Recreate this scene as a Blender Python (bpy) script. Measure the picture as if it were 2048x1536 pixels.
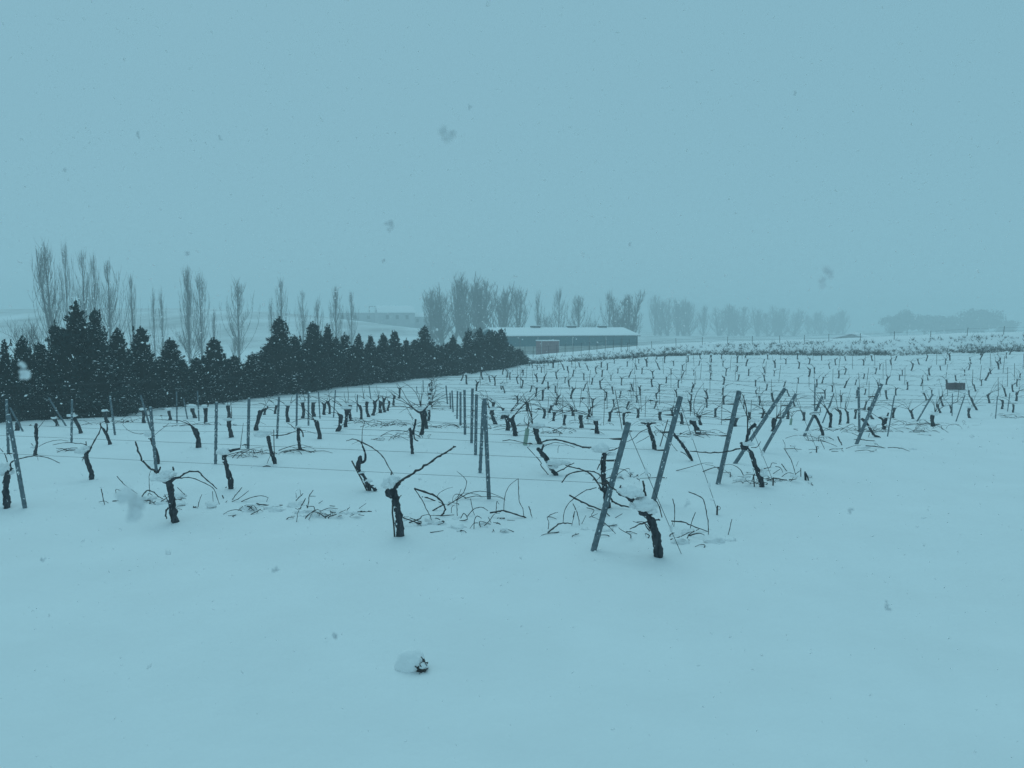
import bpy, bmesh, math, random
import numpy as np
from mathutils import Vector, Matrix, noise as mnoise

# ------------------------------------------------------------------ camera, sky, sun, exposure
SC = bpy.context.scene
for o in list(bpy.data.objects):
    bpy.data.objects.remove(o)
F = 1547.0                      # focal length in photograph pixels (2048 wide)
CAMH = 2.55
PITCH = math.radians(4.36)
cam_d = bpy.data.cameras.new('camera')
cam = bpy.data.objects.new('camera', cam_d)
SC.collection.objects.link(cam)
cam.location = (0, 0, CAMH)
cam.rotation_euler = (math.pi/2 - PITCH, 0, 0)
cam_d.sensor_width = 36.0
cam_d.lens = 36.0*F/2048.0
cam_d.clip_start = 0.05
cam_d.clip_end = 6000
cam_d.dof.use_dof = True
cam_d.dof.focus_distance = 14.0
cam_d.dof.aperture_fstop = 11.0
SC.camera = cam

SUN_EL, SUN_ROT = math.radians(56), math.radians(340)
world = bpy.data.worlds.new('World')
SC.world = world
world.use_nodes = True
wn, wl = world.node_tree.nodes, world.node_tree.links
wn.clear()
w_out = wn.new('ShaderNodeOutputWorld')
w_bg = wn.new('ShaderNodeBackground')
w_sky = wn.new('ShaderNodeTexSky')
w_sky.sky_type = 'NISHITA'
w_sky.sun_disc = False
w_sky.sun_elevation = SUN_EL
w_sky.sun_rotation = SUN_ROT
w_sky.dust_density = 4.0
w_mix = wn.new('ShaderNodeMixRGB')
w_mix.inputs[0].default_value = 0.97          # closed cloud deck over the clear sky
w_mix.inputs[2].default_value = (2.26, 4.50, 5.52, 1)
wl.new(w_sky.outputs[0], w_mix.inputs[1])
wl.new(w_mix.outputs[0], w_bg.inputs[0])
w_bg.inputs[1].default_value = 0.1
wl.new(w_bg.outputs[0], w_out.inputs[0])

sun_d = bpy.data.lights.new('sun', 'SUN')
sun = bpy.data.objects.new('sun', sun_d)
SC.collection.objects.link(sun)
sun_d.energy = 0.5
sun_d.angle = math.radians(40)
sun_d.color = (0.54, 0.93, 1.0)
sun.rotation_euler = (math.pi/2 - SUN_EL, 0, math.radians(200))
sun.location = (0, 0, 18)

SC.view_settings.view_transform = 'Standard'
SC.view_settings.look = 'None'
SC.view_settings.gamma = 1.0
SC.view_settings.use_curve_mapping = False
SC.view_settings.exposure = 0.0
SC.render.engine = 'CYCLES'
SC.cycles.use_denoising = True
SC.cycles.max_bounces = 6
SC.cycles.diffuse_bounces = 3
SC.cycles.glossy_bounces = 2
SC.cycles.transmission_bounces = 2
SC.cycles.transparent_max_bounces = 4
SC.cycles.volume_bounces = 2
SC.cycles.use_adaptive_sampling = True
SC.cycles.adaptive_threshold = 0.01

# ------------------------------------------------------------------ helpers
COL = SC.collection
RNG = random.Random(7)

FWD = np.array([0, math.cos(PITCH), -math.sin(PITCH)])
UP = np.array([0, math.sin(PITCH), math.cos(PITCH)])
def ray(px, py):
    return FWD + np.array([1, 0, 0])*((px-1024)/F) + UP*((768-py)/F)
def at_depth(px, py, dep):
    v = np.array([0, 0, CAMH]) + ray(px, py)*dep
    return Vector(v)
def at_y(px, py, y):
    r = ray(px, py)
    return Vector(np.array([0, 0, CAMH]) + r*(y/r[1]))
def depth_of(p):
    return float(np.dot(np.array(p) - np.array([0, 0, CAMH]), FWD))
def project(p):
    q = np.array(p) - np.array([0, 0, CAMH])
    d = float(np.dot(q, FWD))
    return 1024 + F*q[0]/d, 768 - F*float(np.dot(q, UP))/d, d

CROPS = {0: (0, 0, 1.0), 1: (0, 760, 5.12), 2: (180, 760, 5.12), 3: (460, 760, 4.5175), 4: (700, 760, 4.5175),
         5: (1000, 760, 4.042), 6: (1380, 740, 4.096), 7: (1600, 580, 4.518)}
def X(c, p):
    ox, oy, s = CROPS[c]
    return (ox + p[0]/s, oy + p[1]/s)

def sstep(a, b, x):
    t = np.clip((x-a)/(b-a), 0, 1)
    return t*t*(3-2*t)

def material(name, col, rough=0.8, metal=0.0, nscale=None, namp=0.0, bump=0.0, bscale=40.0, col2=None, nlo=0.35, nhi=0.65, stretch=None, spec=0.3):
    m = bpy.data.materials.new(name)
    m.use_nodes = True
    nt = m.node_tree
    b = nt.nodes['Principled BSDF']
    b.inputs['Roughness'].default_value = rough
    b.inputs['Metallic'].default_value = metal
    b.inputs['Specular IOR Level'].default_value = spec
    b.inputs['Base Color'].default_value = (*col, 1)
    tc = nt.nodes.new('ShaderNodeTexCoord')
    mp = nt.nodes.new('ShaderNodeMapping')
    nt.links.new(tc.outputs['Object'], mp.inputs[0])
    if stretch:
        mp.inputs['Scale'].default_value = stretch
    if nscale:
        n = nt.nodes.new('ShaderNodeTexNoise')
        n.inputs['Scale'].default_value = nscale
        n.inputs['Detail'].default_value = 5
        nt.links.new(mp.outputs[0], n.inputs['Vector'])
        r = nt.nodes.new('ShaderNodeValToRGB')
        r.color_ramp.elements[0].position = nlo
        r.color_ramp.elements[1].position = nhi
        c2 = col2 if col2 else tuple(min(1, c*(1+namp)) for c in col)
        c1 = col if col2 else tuple(c*(1-namp) for c in col)
        r.color_ramp.elements[0].color = (*c1, 1)
        r.color_ramp.elements[1].color = (*c2, 1)
        nt.links.new(n.outputs['Fac'], r.inputs[0])
        nt.links.new(r.outputs[0], b.inputs['Base Color'])
    if bump:
        n2 = nt.nodes.new('ShaderNodeTexNoise')
        n2.inputs['Scale'].default_value = bscale
        n2.inputs['Detail'].default_value = 6
        nt.links.new(mp.outputs[0], n2.inputs['Vector'])
        bp = nt.nodes.new('ShaderNodeBump')
        bp.inputs['Strength'].default_value = bump
        bp.inputs['Distance'].default_value = 0.02
        nt.links.new(n2.outputs['Fac'], bp.inputs['Height'])
        nt.links.new(bp.outputs[0], b.inputs['Normal'])
    return m

M = {}
M['snow'] = material('snow', (0.86, 0.87, 0.875), 0.75, nscale=0.9, namp=0.02, bump=0.55, bscale=7.0, spec=0.15)
M['cap'] = material('snow_cap', (0.90, 0.905, 0.91), 0.8, bump=0.3, bscale=60.0, spec=0.1)
M['flake'] = material('snowflake', (0.95, 0.95, 0.95), 0.9, nscale=30, namp=0.02, spec=0.05)
M['bigflake'] = material('wet_snow_clump', (0.82, 0.83, 0.84), 0.9, nscale=30, namp=0.05, spec=0.05)
M['bark'] = material('vine_bark', (0.026, 0.029, 0.036), 0.95, nscale=26, col2=(0.080, 0.082, 0.092), bump=0.9, bscale=70, stretch=(1, 1, 0.22), spec=0.15)
M['cane'] = material('vine_cane', (0.036, 0.034, 0.036), 0.85, nscale=30, col2=(0.078, 0.070, 0.068), bump=0.3, bscale=80, spec=0.2)
M['steel'] = material('galvanised_steel', (0.100, 0.132, 0.152), 0.6, metal=0.15, nscale=18, col2=(0.17, 0.212, 0.238), bump=0.15, bscale=60, spec=0.35)
M['wire'] = material('wire_steel', (0.045, 0.05, 0.055), 0.6, metal=0.2, nscale=8, namp=0.3)
M['rod'] = material('iron_rod', (0.055, 0.052, 0.055), 0.8, nscale=12, col2=(0.10, 0.085, 0.075), bump=0.2)
M['tube'] = material('green_plastic', (0.27, 0.36, 0.29), 0.5, nscale=14, namp=0.12, spec=0.4)
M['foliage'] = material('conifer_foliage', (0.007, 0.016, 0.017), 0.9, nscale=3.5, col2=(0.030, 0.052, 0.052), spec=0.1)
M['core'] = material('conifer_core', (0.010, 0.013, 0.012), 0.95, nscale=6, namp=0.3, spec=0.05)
M['trunkwood'] = material('tree_bark', (0.07, 0.06, 0.055), 0.95, nscale=8, namp=0.35, bump=0.6, bscale=20)
M['twig'] = material('poplar_twigs', (0.095, 0.095, 0.095), 0.95, nscale=0.8, col2=(0.17, 0.17, 0.17), spec=0.1)
M['farleaf'] = material('far_evergreen', (0.020, 0.030, 0.026), 0.9, nscale=1.2, col2=(0.05, 0.062, 0.054), spec=0.1)
M['scrub'] = material('scrub_twigs', (0.07, 0.07, 0.07), 0.95, nscale=2.0, col2=(0.20, 0.195, 0.19), spec=0.1)
M['green'] = material('green_cladding', (0.001, 0.085, 0.110), 0.8, nscale=3, namp=0.15, spec=0.08)
M['render'] = material('pale_render', (0.36, 0.36, 0.33), 0.9, nscale=1.2, col2=(0.46, 0.46, 0.43), bump=0.3, bscale=6)
M['red'] = material('red_sheet', (0.15, 0.052, 0.062), 0.8, nscale=2.0, col2=(0.20, 0.085, 0.095), bump=0.2, bscale=10)
M['rim'] = material('pale_trim', (0.5, 0.5, 0.5), 0.7, nscale=3, namp=0.1)
M['dark'] = material('dark_metal', (0.05, 0.055, 0.06), 0.7, nscale=4, namp=0.2)
M['farwall'] = material('far_wall', (0.34, 0.35, 0.36), 0.9, nscale=0.6, col2=(0.42, 0.43, 0.44))
M['crate'] = material('crate_plastic', (0.105, 0.066, 0.072), 0.7, nscale=9, namp=0.25)
M['stone'] = material('clod', (0.06, 0.055, 0.05), 0.95, nscale=20, namp=0.5, bump=0.8, bscale=40)

def link(o, parent=None):
    COL.objects.link(o)
    if parent is not None:
        o.parent = parent
    return o
def mesh_data(name, verts, faces, mat, smooth=True):
    me = bpy.data.meshes.new(name)
    me.from_pydata([tuple(v) for v in verts], [], faces)
    if mat is not None:
        me.materials.append(M[mat] if isinstance(mat, str) else mat)
    if smooth:
        me.polygons.foreach_set('use_smooth', [True]*len(me.polygons))
    me.update()
    return me
def obj(name, verts, faces, mat, parent=None, loc=None, smooth=True):
    o = bpy.data.objects.new(name, mesh_data(name, verts, faces, mat, smooth))
    if loc is not None:
        o.location = loc
    return link(o, parent)
def tag(o, label, cat, group=None):
    o['label'] = label
    o['category'] = cat
    if group:
        o['group'] = group
    return o
def empty(name, loc, label=None, cat=None, group=None, rz=0.0):
    e = bpy.data.objects.new(name, None)
    e.empty_display_size = 0.2
    e.location = loc
    e.rotation_euler = (0, 0, rz)
    link(e)
    if label:
        tag(e, label, cat, group)
    return e
ORD = ('first second third fourth fifth sixth seventh eighth ninth tenth eleventh twelfth thirteenth fourteenth fifteenth '
       'sixteenth seventeenth eighteenth nineteenth').split()
TENS = {2: ('twentieth', 'twenty'), 3: ('thirtieth', 'thirty'), 4: ('fortieth', 'forty'), 5: ('fiftieth', 'fifty')}
def ordw(i):
    if i == 0:
        return 'leftmost'
    if i < 19:
        return ORD[i]
    t, u = divmod(i+1, 10)
    return TENS[t][0] if u == 0 else TENS[t][1] + '-' + ORD[u-1]

def catmull(pts, sub):
    pts = [Vector(p) for p in pts]
    if len(pts) < 3 or sub < 2:
        return pts
    out = []
    P = [pts[0]*2-pts[1]] + pts + [pts[-1]*2-pts[-2]]
    for i in range(1, len(P)-2):
        a, b, c, d = P[i-1], P[i], P[i+1], P[i+2]
        for k in range(sub):
            t = k/sub
            out.append(0.5*((2*b) + (c-a)*t + (2*a-5*b+4*c-d)*t*t + (3*b-a-3*c+d)*t*t*t))
    out.append(pts[-1])
    return out
def interp(vals, n):
    xs = np.linspace(0, len(vals)-1, n)
    return np.interp(xs, range(len(vals)), vals)
def tube(pts, radii, n=6, amp=0.0, freq=20.0, seed=0.0, round_ends=False):
    """closed tube along pts; returns verts, faces"""
    pts = [Vector(p) for p in pts]
    m = len(pts)
    V, Fc = [], []
    t0 = (pts[1]-pts[0]).normalized()
    ref = Vector((0, 0, 1)) if abs(t0.z) < 0.8 else Vector((1, 0, 0))
    nrm = t0.cross(ref).normalized()
    off = Vector((seed, seed*1.7, seed*0.3))
    for i in range(m):
        t = (pts[min(i+1, m-1)] - pts[max(i-1, 0)])
        t = t.normalized() if t.length > 1e-9 else t0
        nrm = (nrm - t*nrm.dot(t))
        nrm = nrm.normalized() if nrm.length > 1e-6 else t.cross(Vector((0.3, 0.9, 0.1))).normalized()
        bi = t.cross(nrm)
        for k in range(n):
            a = 2*math.pi*k/n
            d = nrm*math.cos(a) + bi*math.sin(a)
            r = radii[i]
            if amp:
                q = pts[i] + d*r
                r *= 1 + amp*mnoise.noise(q*freq + off) + 0.5*amp*mnoise.noise(q*freq*2.3 + off)
            V.append(pts[i] + d*r)
    for i in range(m-1):
        for k in range(n):
            k2 = (k+1) % n
            Fc.append((i*n+k, i*n+k2, (i+1)*n+k2, (i+1)*n+k))
    c0, c1 = len(V), len(V)+1
    V.append(pts[0] - t0*(radii[0]*0.2)); V.append(pts[-1] + t*(radii[-1]*0.3))
    for k in range(n):
        k2 = (k+1) % n
        Fc.append((c0, k2, k))
        Fc.append((c1, (m-1)*n+k, (m-1)*n+k2))
    return V, Fc
class MB:
    def __init__(s):
        s.v, s.f = [], []
    def add(s, V, Fc):
        b = len(s.v)
        s.v += [tuple(q) for q in V]
        s.f += [tuple(i+b for i in f) for f in Fc]
    def tube(s, *a, **k):
        s.add(*tube(*a, **k))
    def box(s, x0, x1, y0, y1, z0, z1):
        s.add([(x0,y0,z0),(x1,y0,z0),(x1,y1,z0),(x0,y1,z0),(x0,y0,z1),(x1,y0,z1),(x1,y1,z1),(x0,y1,z1)],
              [(0,3,2,1),(4,5,6,7),(0,1,5,4),(1,2,6,5),(2,3,7,6),(3,0,4,7)])
    def build(s, name, mat, parent=None, loc=None, smooth=True):
        return obj(name, s.v, s.f, mat, parent, loc, smooth)
    def data(s, name, mat, smooth=True):
        return mesh_data(name, s.v, s.f, mat, smooth)

def ico(sub):
    bm = bmesh.new()
    bmesh.ops.create_icosphere(bm, subdivisions=sub, radius=1.0)
    V = [v.co.copy() for v in bm.verts]
    Fc = [tuple(v.index for v in f.verts) for f in bm.faces]
    bm.free()
    return V, Fc
ICO = {k: ico(k) for k in (1, 2, 3, 4)}
def blob(c, rx, ry, rz, sub=3, amp=0.18, freq=1.6, seed=0.0, flat=0.45):
    """lumpy mound of snow: rounded above, flattened below"""
    V, Fc = ICO[sub]
    out = []
    c = Vector(c)
    off = Vector((seed*3.1, seed*1.3, seed*0.7))
    for v in V:
        k = 1 + amp*mnoise.noise(v*freq+off) + amp*0.6*mnoise.noise(v*freq*2.5+off)
        z = v.z*k
        if z < 0:
            z *= flat
        out.append(c + Vector((v.x*k*rx, v.y*k*ry, z*rz)))
    return out, Fc

# ------------------------------------------------------------------ terrain (snow-covered ground)
CTRL = [(1320,1110,8.6),(800,1072,9.35),(345,1040,10.4),(12,1010,11.5),(1187,1100,8.8),(977,998,11.3),(1520,970,12.3),(548,925,14.6),
 (825,905,15.3),(1107,948,13.2),(180,957,13.3),(1730,885,16.6),(1610,870,18),(1300,895,16),(1190,864,18.8),(40,900,16.6),(600,895,16.4),
 (1024,1536,4.45),(0,1536,4.6),(2048,1536,4.4),(1024,1250,6.6),(2048,1100,8.8),(1800,960,13),(2048,900,16.5),(2048,852,21.5),(0,1250,6.9),(2048,1250,6.6),
 (1128,850,28),(1690,853,26),(1912,841,34),(2030,822,38),(640,838,25),(860,850,21),(921,850,24.5),(914,838,28),(906,824,31.5),(895,808,36),
 (862,775,43),(760,815,33),(1815,803,41),(1815,765,48),(1815,712,58),(2060,705,56),(2060,760,47),(1400,712,61),(1400,760,50),(1400,805,41),(1200,719,63),(1100,760,50),(1100,810,37),
 (0,845,27),(300,830,29.5),(600,800,35.5),(800,770,44),(1020,730,63)]
_cp = np.array([tuple(at_y(a, b, c)) for a, b, c in CTRL])
_extra = np.array([(-12, 2, -0.25), (12, 2, 0.25), (0, 1, 0), (-28, 14, -0.8), (45, 30, -0.6), (48, 50, 0.3), (24, 14, 0.15), (-22, 20, -0.85)])
_cp = np.vstack([_cp, _extra])
def _k(r2):
    return 0.5*r2*np.log(r2 + 1e-9)
_n = len(_cp)
_A = np.zeros((_n+3, _n+3))
_d2 = ((_cp[:, None, :2] - _cp[None, :, :2])**2).sum(-1)
_A[:_n, :_n] = _k(_d2) + np.eye(_n)*3.0
_A[:_n, _n] = 1; _A[:_n, _n+1:] = _cp[:, :2]
_A[_n, :_n] = 1; _A[_n+1:, :_n] = _cp[:, :2].T
_w = np.linalg.solve(_A, np.concatenate([_cp[:, 2], np.zeros(3)]))
def tps(x, y):
    d2 = (x[:, None]-_cp[None, :, 0])**2 + (y[:, None]-_cp[None, :, 1])**2
    return _k(d2) @ _w[:_n] + _w[_n] + _w[_n+1]*x + _w[_n+2]*y
_rs = np.random.RandomState(3)
_waves = [(2*math.pi/l*math.cos(a), 2*math.pi/l*math.sin(a), ph, l) for l, a, ph in
          zip(np.concatenate([_rs.uniform(0.8, 6.0, 26), _rs.uniform(0.28, 0.7, 16)]), _rs.uniform(0, 6.28, 42), _rs.uniform(0, 6.28, 42))]
def ripple(x, y):
    z = np.zeros_like(x)
    for kx, ky, ph, l in _waves:
        z = z + 0.0023*l**0.8*np.sin(kx*x + ky*y + ph)
    return z
def Yb(x):
    """far edge of the vineyard (hedge line on the left, bank on the right)"""
    return np.interp(x, [-60, -31, -18, -0.2, 15, 38, 80], [-60, 0.6, 27, 63.2, 61.5, 56.5, 48])
def bank_h(x):
    return np.interp(x, [-4, 3, 14, 25, 38, 60], [0.0, 0.25, 0.62, 0.95, 1.15, 1.3])
def far_z(x, y):
    hill = 12.5*sstep(140, 340, y)*sstep(30, -130, x + 0.10*(y-250))
    return -3.0 + hill + 0.5*np.sin(x*0.021+1)*np.sin(y*0.017) - 1.0*sstep(40, 200, x)
def terrain(x, y):
    x = np.atleast_1d(np.asarray(x, float)); y = np.atleast_1d(np.asarray(y, float))
    yb = Yb(x)
    t = (y-yb)*np.where(x < -0.2, 0.45, 1.0)
    xc = np.clip(x, -34, 52)
    yc = np.clip(np.minimum(y, Yb(xc)+1.0), 0.5, 66)
    z = np.empty_like(x)
    for i in range(0, len(x), 20000):
        z[i:i+20000] = tps(xc[i:i+20000], yc[i:i+20000])
    z = z + bank_h(x)*sstep(0.0, 3.6, t)
    w = sstep(9, 48, t)
    side = sstep(50, 120, np.abs(x)) + sstep(-5, -80, y)
    zf = far_z(x, y)
    z = z*(1-w) + zf*w
    return z + ripple(x, y)
def tz(x, y):
    return float(terrain(x, y)[0])
_ys = np.concatenate([np.linspace(2.5, 75, 900), np.linspace(75.5, 400, 400)])
def ground(px, py):
    r = ray(px, py)
    s = _ys/r[1]
    xs = r[0]*s; zs = CAMH + r[2]*s
    g = zs - terrain(xs, _ys)
    idx = np.where(g <= 0)[0]
    if len(idx) == 0:
        i = int(np.argmin(g[:900])) 
        return Vector((xs[i], _ys[i], tz(xs[i], _ys[i])))
    i = idx[0]
    if i == 0:
        return Vector((xs[0], _ys[0], tz(xs[0], _ys[0])))
    f = g[i-1]/(g[i-1]-g[i])
    y = _ys[i-1] + f*(_ys[i]-_ys[i-1])
    x = r[0]*y/r[1]
    return Vector((x, y, tz(x, y)))

def make_ground():
    ang = np.concatenate([np.linspace(-46, 46, 560), np.linspace(48, 312, 70)[1:-1]])
    ang = np.radians(ang)
    rad = 1.0*np.exp(np.linspace(0, math.log(1000.0), 520))
    na, nr = len(ang), len(rad)
    A, R = np.meshgrid(ang, rad)
    xs = (R*np.sin(A)).ravel(); ys = (R*np.cos(A)).ravel()
    zs = terrain(xs, ys)
    V = list(zip(xs.tolist(), ys.tolist(), zs.tolist()))
    V.append((0, 0, tz(0, 0)))
    Fc = []
    for i in range(nr-1):
        b0, b1 = i*na, (i+1)*na
        for k in range(na):
            k2 = (k+1) % na
            Fc.append((b0+k, b1+k, b1+k2, b0+k2))
    c = len(V)-1
    for k in range(na):
        Fc.append((c, k, (k+1) % na))
    g = obj('snowy_ground', V, Fc, None)
    # snow, with grey lines of scrub and stubble showing through on the far hillside
    m = M['snow'].copy(); m.name = 'ground_snow'
    nt = m.node_tree
    b = nt.nodes['Principled BSDF']
    src = b.inputs['Base Color'].links[0].from_socket
    geo = nt.nodes.new('ShaderNodeNewGeometry')
    sep = nt.nodes.new('ShaderNodeSeparateXYZ')
    nt.links.new(geo.outputs['Position'], sep.inputs[0])
    mr = nt.nodes.new('ShaderNodeMapRange')
    mr.inputs[1].default_value = 120; mr.inputs[2].default_value = 190
    nt.links.new(sep.outputs['Y'], mr.inputs[0])
    mp = nt.nodes.new('ShaderNodeMapping')
    mp.inputs['Scale'].default_value = (0.022, 0.0085, 0.12)
    nt.links.new(geo.outputs['Position'], mp.inputs[0])
    n = nt.nodes.new('ShaderNodeTexNoise')
    n.inputs['Scale'].default_value = 1.6; n.inputs['Detail'].default_value = 7; n.inputs['Roughness'].default_value = 0.65
    nt.links.new(mp.outputs[0], n.inputs['Vector'])
    cr = nt.nodes.new('ShaderNodeValToRGB')
    cr.color_ramp.elements[0].position = 0.38; cr.color_ramp.elements[0].color = (0, 0, 0, 1)
    cr.color_ramp.elements[1].position = 0.66; cr.color_ramp.elements[1].color = (0.75, 0.75, 0.75, 1)
    nt.links.new(n.outputs['Fac'], cr.inputs[0])
    mu = nt.nodes.new('ShaderNodeMath'); mu.operation = 'MULTIPLY'
    nt.links.new(cr.outputs[0], mu.inputs[0]); nt.links.new(mr.outputs[0], mu.inputs[1])
    mx = nt.nodes.new('ShaderNodeMixRGB')
    nt.links.new(mu.outputs[0], mx.inputs[0])
    nt.links.new(src, mx.inputs[1])
    mx.inputs[2].default_value = (0.16, 0.15, 0.13, 1)
    nt.links.new(mx.outputs[0], b.inputs['Base Color'])
    g.data.materials.clear(); g.data.materials.append(m)
    g['kind'] = 'structure'
make_ground()

# ------------------------------------------------------------------ haze of falling snow
hz = MB(); hz.box(-1060, 1060, -1060, 1060, -7.5, 21.0)
haze = hz.build('haze', None, smooth=False)
haze['kind'] = 'stuff'
hm = bpy.data.materials.new('haze_air'); hm.use_nodes = True
hn = hm.node_tree
hn.nodes.remove(hn.nodes['Principled BSDF'])
pv = hn.nodes.new('ShaderNodeVolumePrincipled')
pv.inputs['Color'].default_value = (0.90, 0.975, 0.985, 1)
pv.inputs['Density'].default_value = 0.0029
hn.links.new(pv.outputs[0], hn.nodes['Material Output'].inputs['Volume'])
haze.data.materials.append(hm)

# ------------------------------------------------------------------ barn and buildings
def local_frame(origin, ux):
    ux = Vector((ux[0], ux[1], 0)).normalized()
    return math.atan2(ux.y, ux.x)
def make_barn():
    A = at_y(1003, 700, 137); B = at_y(1275, 700, 149)
    rz = math.atan2(B.y-A.y, B.x-A.x)
    L = math.hypot(B.x-A.x, B.y-A.y)
    z0 = -3.3
    e = empty('barn', (A.x, A.y, z0), 'long low barn with green upper walls and snowy roof behind the hedge end', 'barn', rz=rz)
    EV = 0.64 - z0; W = 11.2; RI = 1.95 - z0; LOW = EV-1.85
    m = MB(); m.box(0, L, 0, W, -0.5, LOW)
    m.build('wall', 'render', e, smooth=False)
    n = 8
    for i in range(n):
        a, b = L*i/n + 0.02, L*(i+1)/n - 0.02
        p = MB()
        k = 22
        V, Fc = [], []
        for j in range(k+1):
            x = a + (b-a)*j/k
            dy = 0.035 if j % 2 else 0.0
            V += [(x, -0.06-dy, LOW-0.08), (x, -0.06-dy, EV-0.03)]
        for j in range(k):
            Fc.append((2*j, 2*j+2, 2*j+3, 2*j+1))
        p.add(V, Fc)
        p.box(a, b, -0.03, 0.1, LOW-0.05, EV-0.06)
        p.build('cladding_panel', 'green', e, smooth=False)
    g = MB()
    g.box(0.0, 0.12, 0.12, W, LOW, EV-0.06); g.box(L-0.12, L, 0.12, W, LOW, EV-0.06); g.box(0.13, L-0.13, W-0.12, W, LOW, EV-0.06)
    g.build('end_cladding', 'green', e, smooth=False)
    for x in (0.0, L-0.1):
        gb = MB()
        gb.add([(x, 0, EV-0.05), (x, W, EV-0.05), (x, W/2, RI-0.1), (x+0.1, 0, EV-0.05), (x+0.1, W, EV-0.05), (x+0.1, W/2, RI-0.1)],
               [(0, 2, 1), (3, 4, 5), (0, 1, 4, 3), (1, 2, 5, 4), (2, 0, 3, 5)])
        gb.build('gable', 'green', e, smooth=False)
    o = 0.35; th = 0.16
    slope = (RI-EV)/(W/2)
    roof = MB()
    for s in (0, 1):
        ys = [-o, W/2] if s == 0 else [W+o, W/2]
        zs = [EV-o*slope, RI]
        V = [(-o, ys[0], zs[0]), (L+o, ys[0], zs[0]), (L+o, ys[1], zs[1]), (-o, ys[1], zs[1])]
        V += [(a, b, c+th) for a, b, c in V]
        Fc = [(0, 1, 2, 3), (4, 7, 6, 5), (0, 4, 5, 1), (1, 5, 6, 2), (2, 6, 7, 3), (3, 7, 4, 0)]
        roof.add(V, Fc)
    r = roof.build('roof', 'cap', e, smooth=False)
    gut = MB(); gut.box(-o, L+o, -o-0.1, -o+0.02, EV-o*slope-0.14, EV-o*slope-0.01)
    gut.build('gutter', 'dark', e, smooth=False)
    for t in (0.33, 0.60, 0.84):
        v = MB(); v.box(L*t-0.9, L*t+0.9, W/2-0.35, W/2+0.35, RI+0.05, RI+0.42)
        v.build('ridge_vent', 'dark', r, smooth=False)
        c = MB(); c.box(L*t-1.0, L*t+1.0, W/2-0.42, W/2+0.42, RI+0.425, RI+0.5)
        c.build('vent_snow', 'cap', r, smooth=False)
    for i in range(1, n):
        d = MB(); d.box(L*i/n-0.05, L*i/n+0.05, -0.14, -0.02, -0.5, EV-0.05)
        d.build('downpipe' if i % 2 else 'wall_post', 'dark' if i % 2 else 'rim', e, smooth=False)
make_barn()

def make_red_shed():
    A = at_y(1083, 700, 128); B = at_y(1118, 700, 129.4)
    rz = math.atan2(B.y-A.y, B.x-A.x); L = math.hypot(B.x-A.x, B.y-A.y)
    z0 = tz(A.x, A.y)
    top = at_y(1083, 681, 128).z
    Hh = top - z0
    e = empty('red_shed', (A.x, A.y, z0-0.05), 'dull red box-shaped shed standing in front of the green barn', 'shed', rz=rz)
    for i in range(4):
        a, b = L*i/4+0.012, L*(i+1)/4-0.012
        p = MB(); p.box(a, b, 0, 0.06, 0.1, Hh-0.05); p.build('front_panel', 'red', e, smooth=False)
    p = MB(); p.box(0.0, 0.06, 0.065, 2.0, 0.1, Hh-0.05); p.box(L-0.06, L, 0.065, 2.0, 0.1, Hh-0.05); p.box(0.065, L-0.065, 1.94, 2.0, 0.1, Hh-0.05)
    p.build('side_wall', 'red', e, smooth=False)
    t = MB(); t.box(-0.06, L+0.06, -0.06, 2.06, Hh-0.045, Hh+0.10); t.build('snowy_roof', 'cap', e, smooth=False)
    for x in (-0.05, L-0.02):
        f = MB(); f.box(x, x+0.07, -0.05, -0.005, 0, Hh-0.05); f.build('corner_trim', 'rim', e, smooth=False)
make_red_shed()

def gable_house(name, label, corner, rz, L, W, wallh, rise, cat='building', chimney=None, flat=False, wm='farwall'):
    e = empty(name, corner, label, cat, rz=rz)
    m = MB(); m.box(0, L, 0, W, -2.5, wallh); m.build('wall', wm, e, smooth=False)
    if not flat:
        for x in (0.0, L-0.1):
            g = MB()
            g.add([(x, 0, wallh), (x, W, wallh), (x, W/2, wallh+rise), (x+0.1, 0, wallh), (x+0.1, W, wallh), (x+0.1, W/2, wallh+rise)],
                  [(0, 2, 1), (3, 4, 5), (0, 1, 4, 3), (1, 2, 5, 4), (2, 0, 3, 5)])
            g.build('gable', wm, e, smooth=False)
    roof = MB(); o = 0.4; th = 0.2
    sl = rise/(W/2)
    if flat:
        roof.box(-o, L+o, -o, W+o, wallh+0.01, wallh+0.25)
    else:
        for s in (0, 1):
            y0, y1 = (-o, W/2) if s == 0 else (W+o, W/2)
            V = [(-o, y0, wallh-o*sl+0.02), (L+o, y0, wallh-o*sl+0.02), (L+o, y1, wallh+rise+0.02), (-o, y1, wallh+rise+0.02)]
            V += [(a, b, c+th) for a, b, c in V]
            roof.add(V, [(0, 1, 2, 3), (4, 7, 6, 5), (0, 4, 5, 1), (1, 5, 6, 2), (2, 6, 7, 3), (3, 7, 4, 0)])
    roof.build('roof', 'cap', e, smooth=False)
    for i in range(3):
        d = MB(); x = L*(0.2+0.27*i); d.box(x, x+1.3, -0.04, 0.02, wallh*0.35, wallh*0.75)
        d.build('window', 'dark', e, smooth=False)
    return e
c = at_y(757, 650, 330)
gable_house('farm_warehouse', 'pale-roofed farm warehouse fading in snowfall beyond the low hedge', (c.x, c.y, c.z+1.0), math.radians(14), 15.5, 19, 4.3, 3.0)
c = at_y(822, 652, 340)
gable_house('farm_annex', 'low annex with white lean roof right of the hazy warehouse', (c.x, c.y-0.5, c.z+0.4), math.radians(-18), 13, 13, 3.6, 1.7)
c = at_y(662, 648, 352)
e = gable_house('long_farm_building', 'long dark flat-roofed farm building left of the hazy warehouse', (c.x, c.y, c.z+0.9), math.radians(4), 22.0, 12, 4.1, 0.1, flat=True)
fr = MB()
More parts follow.
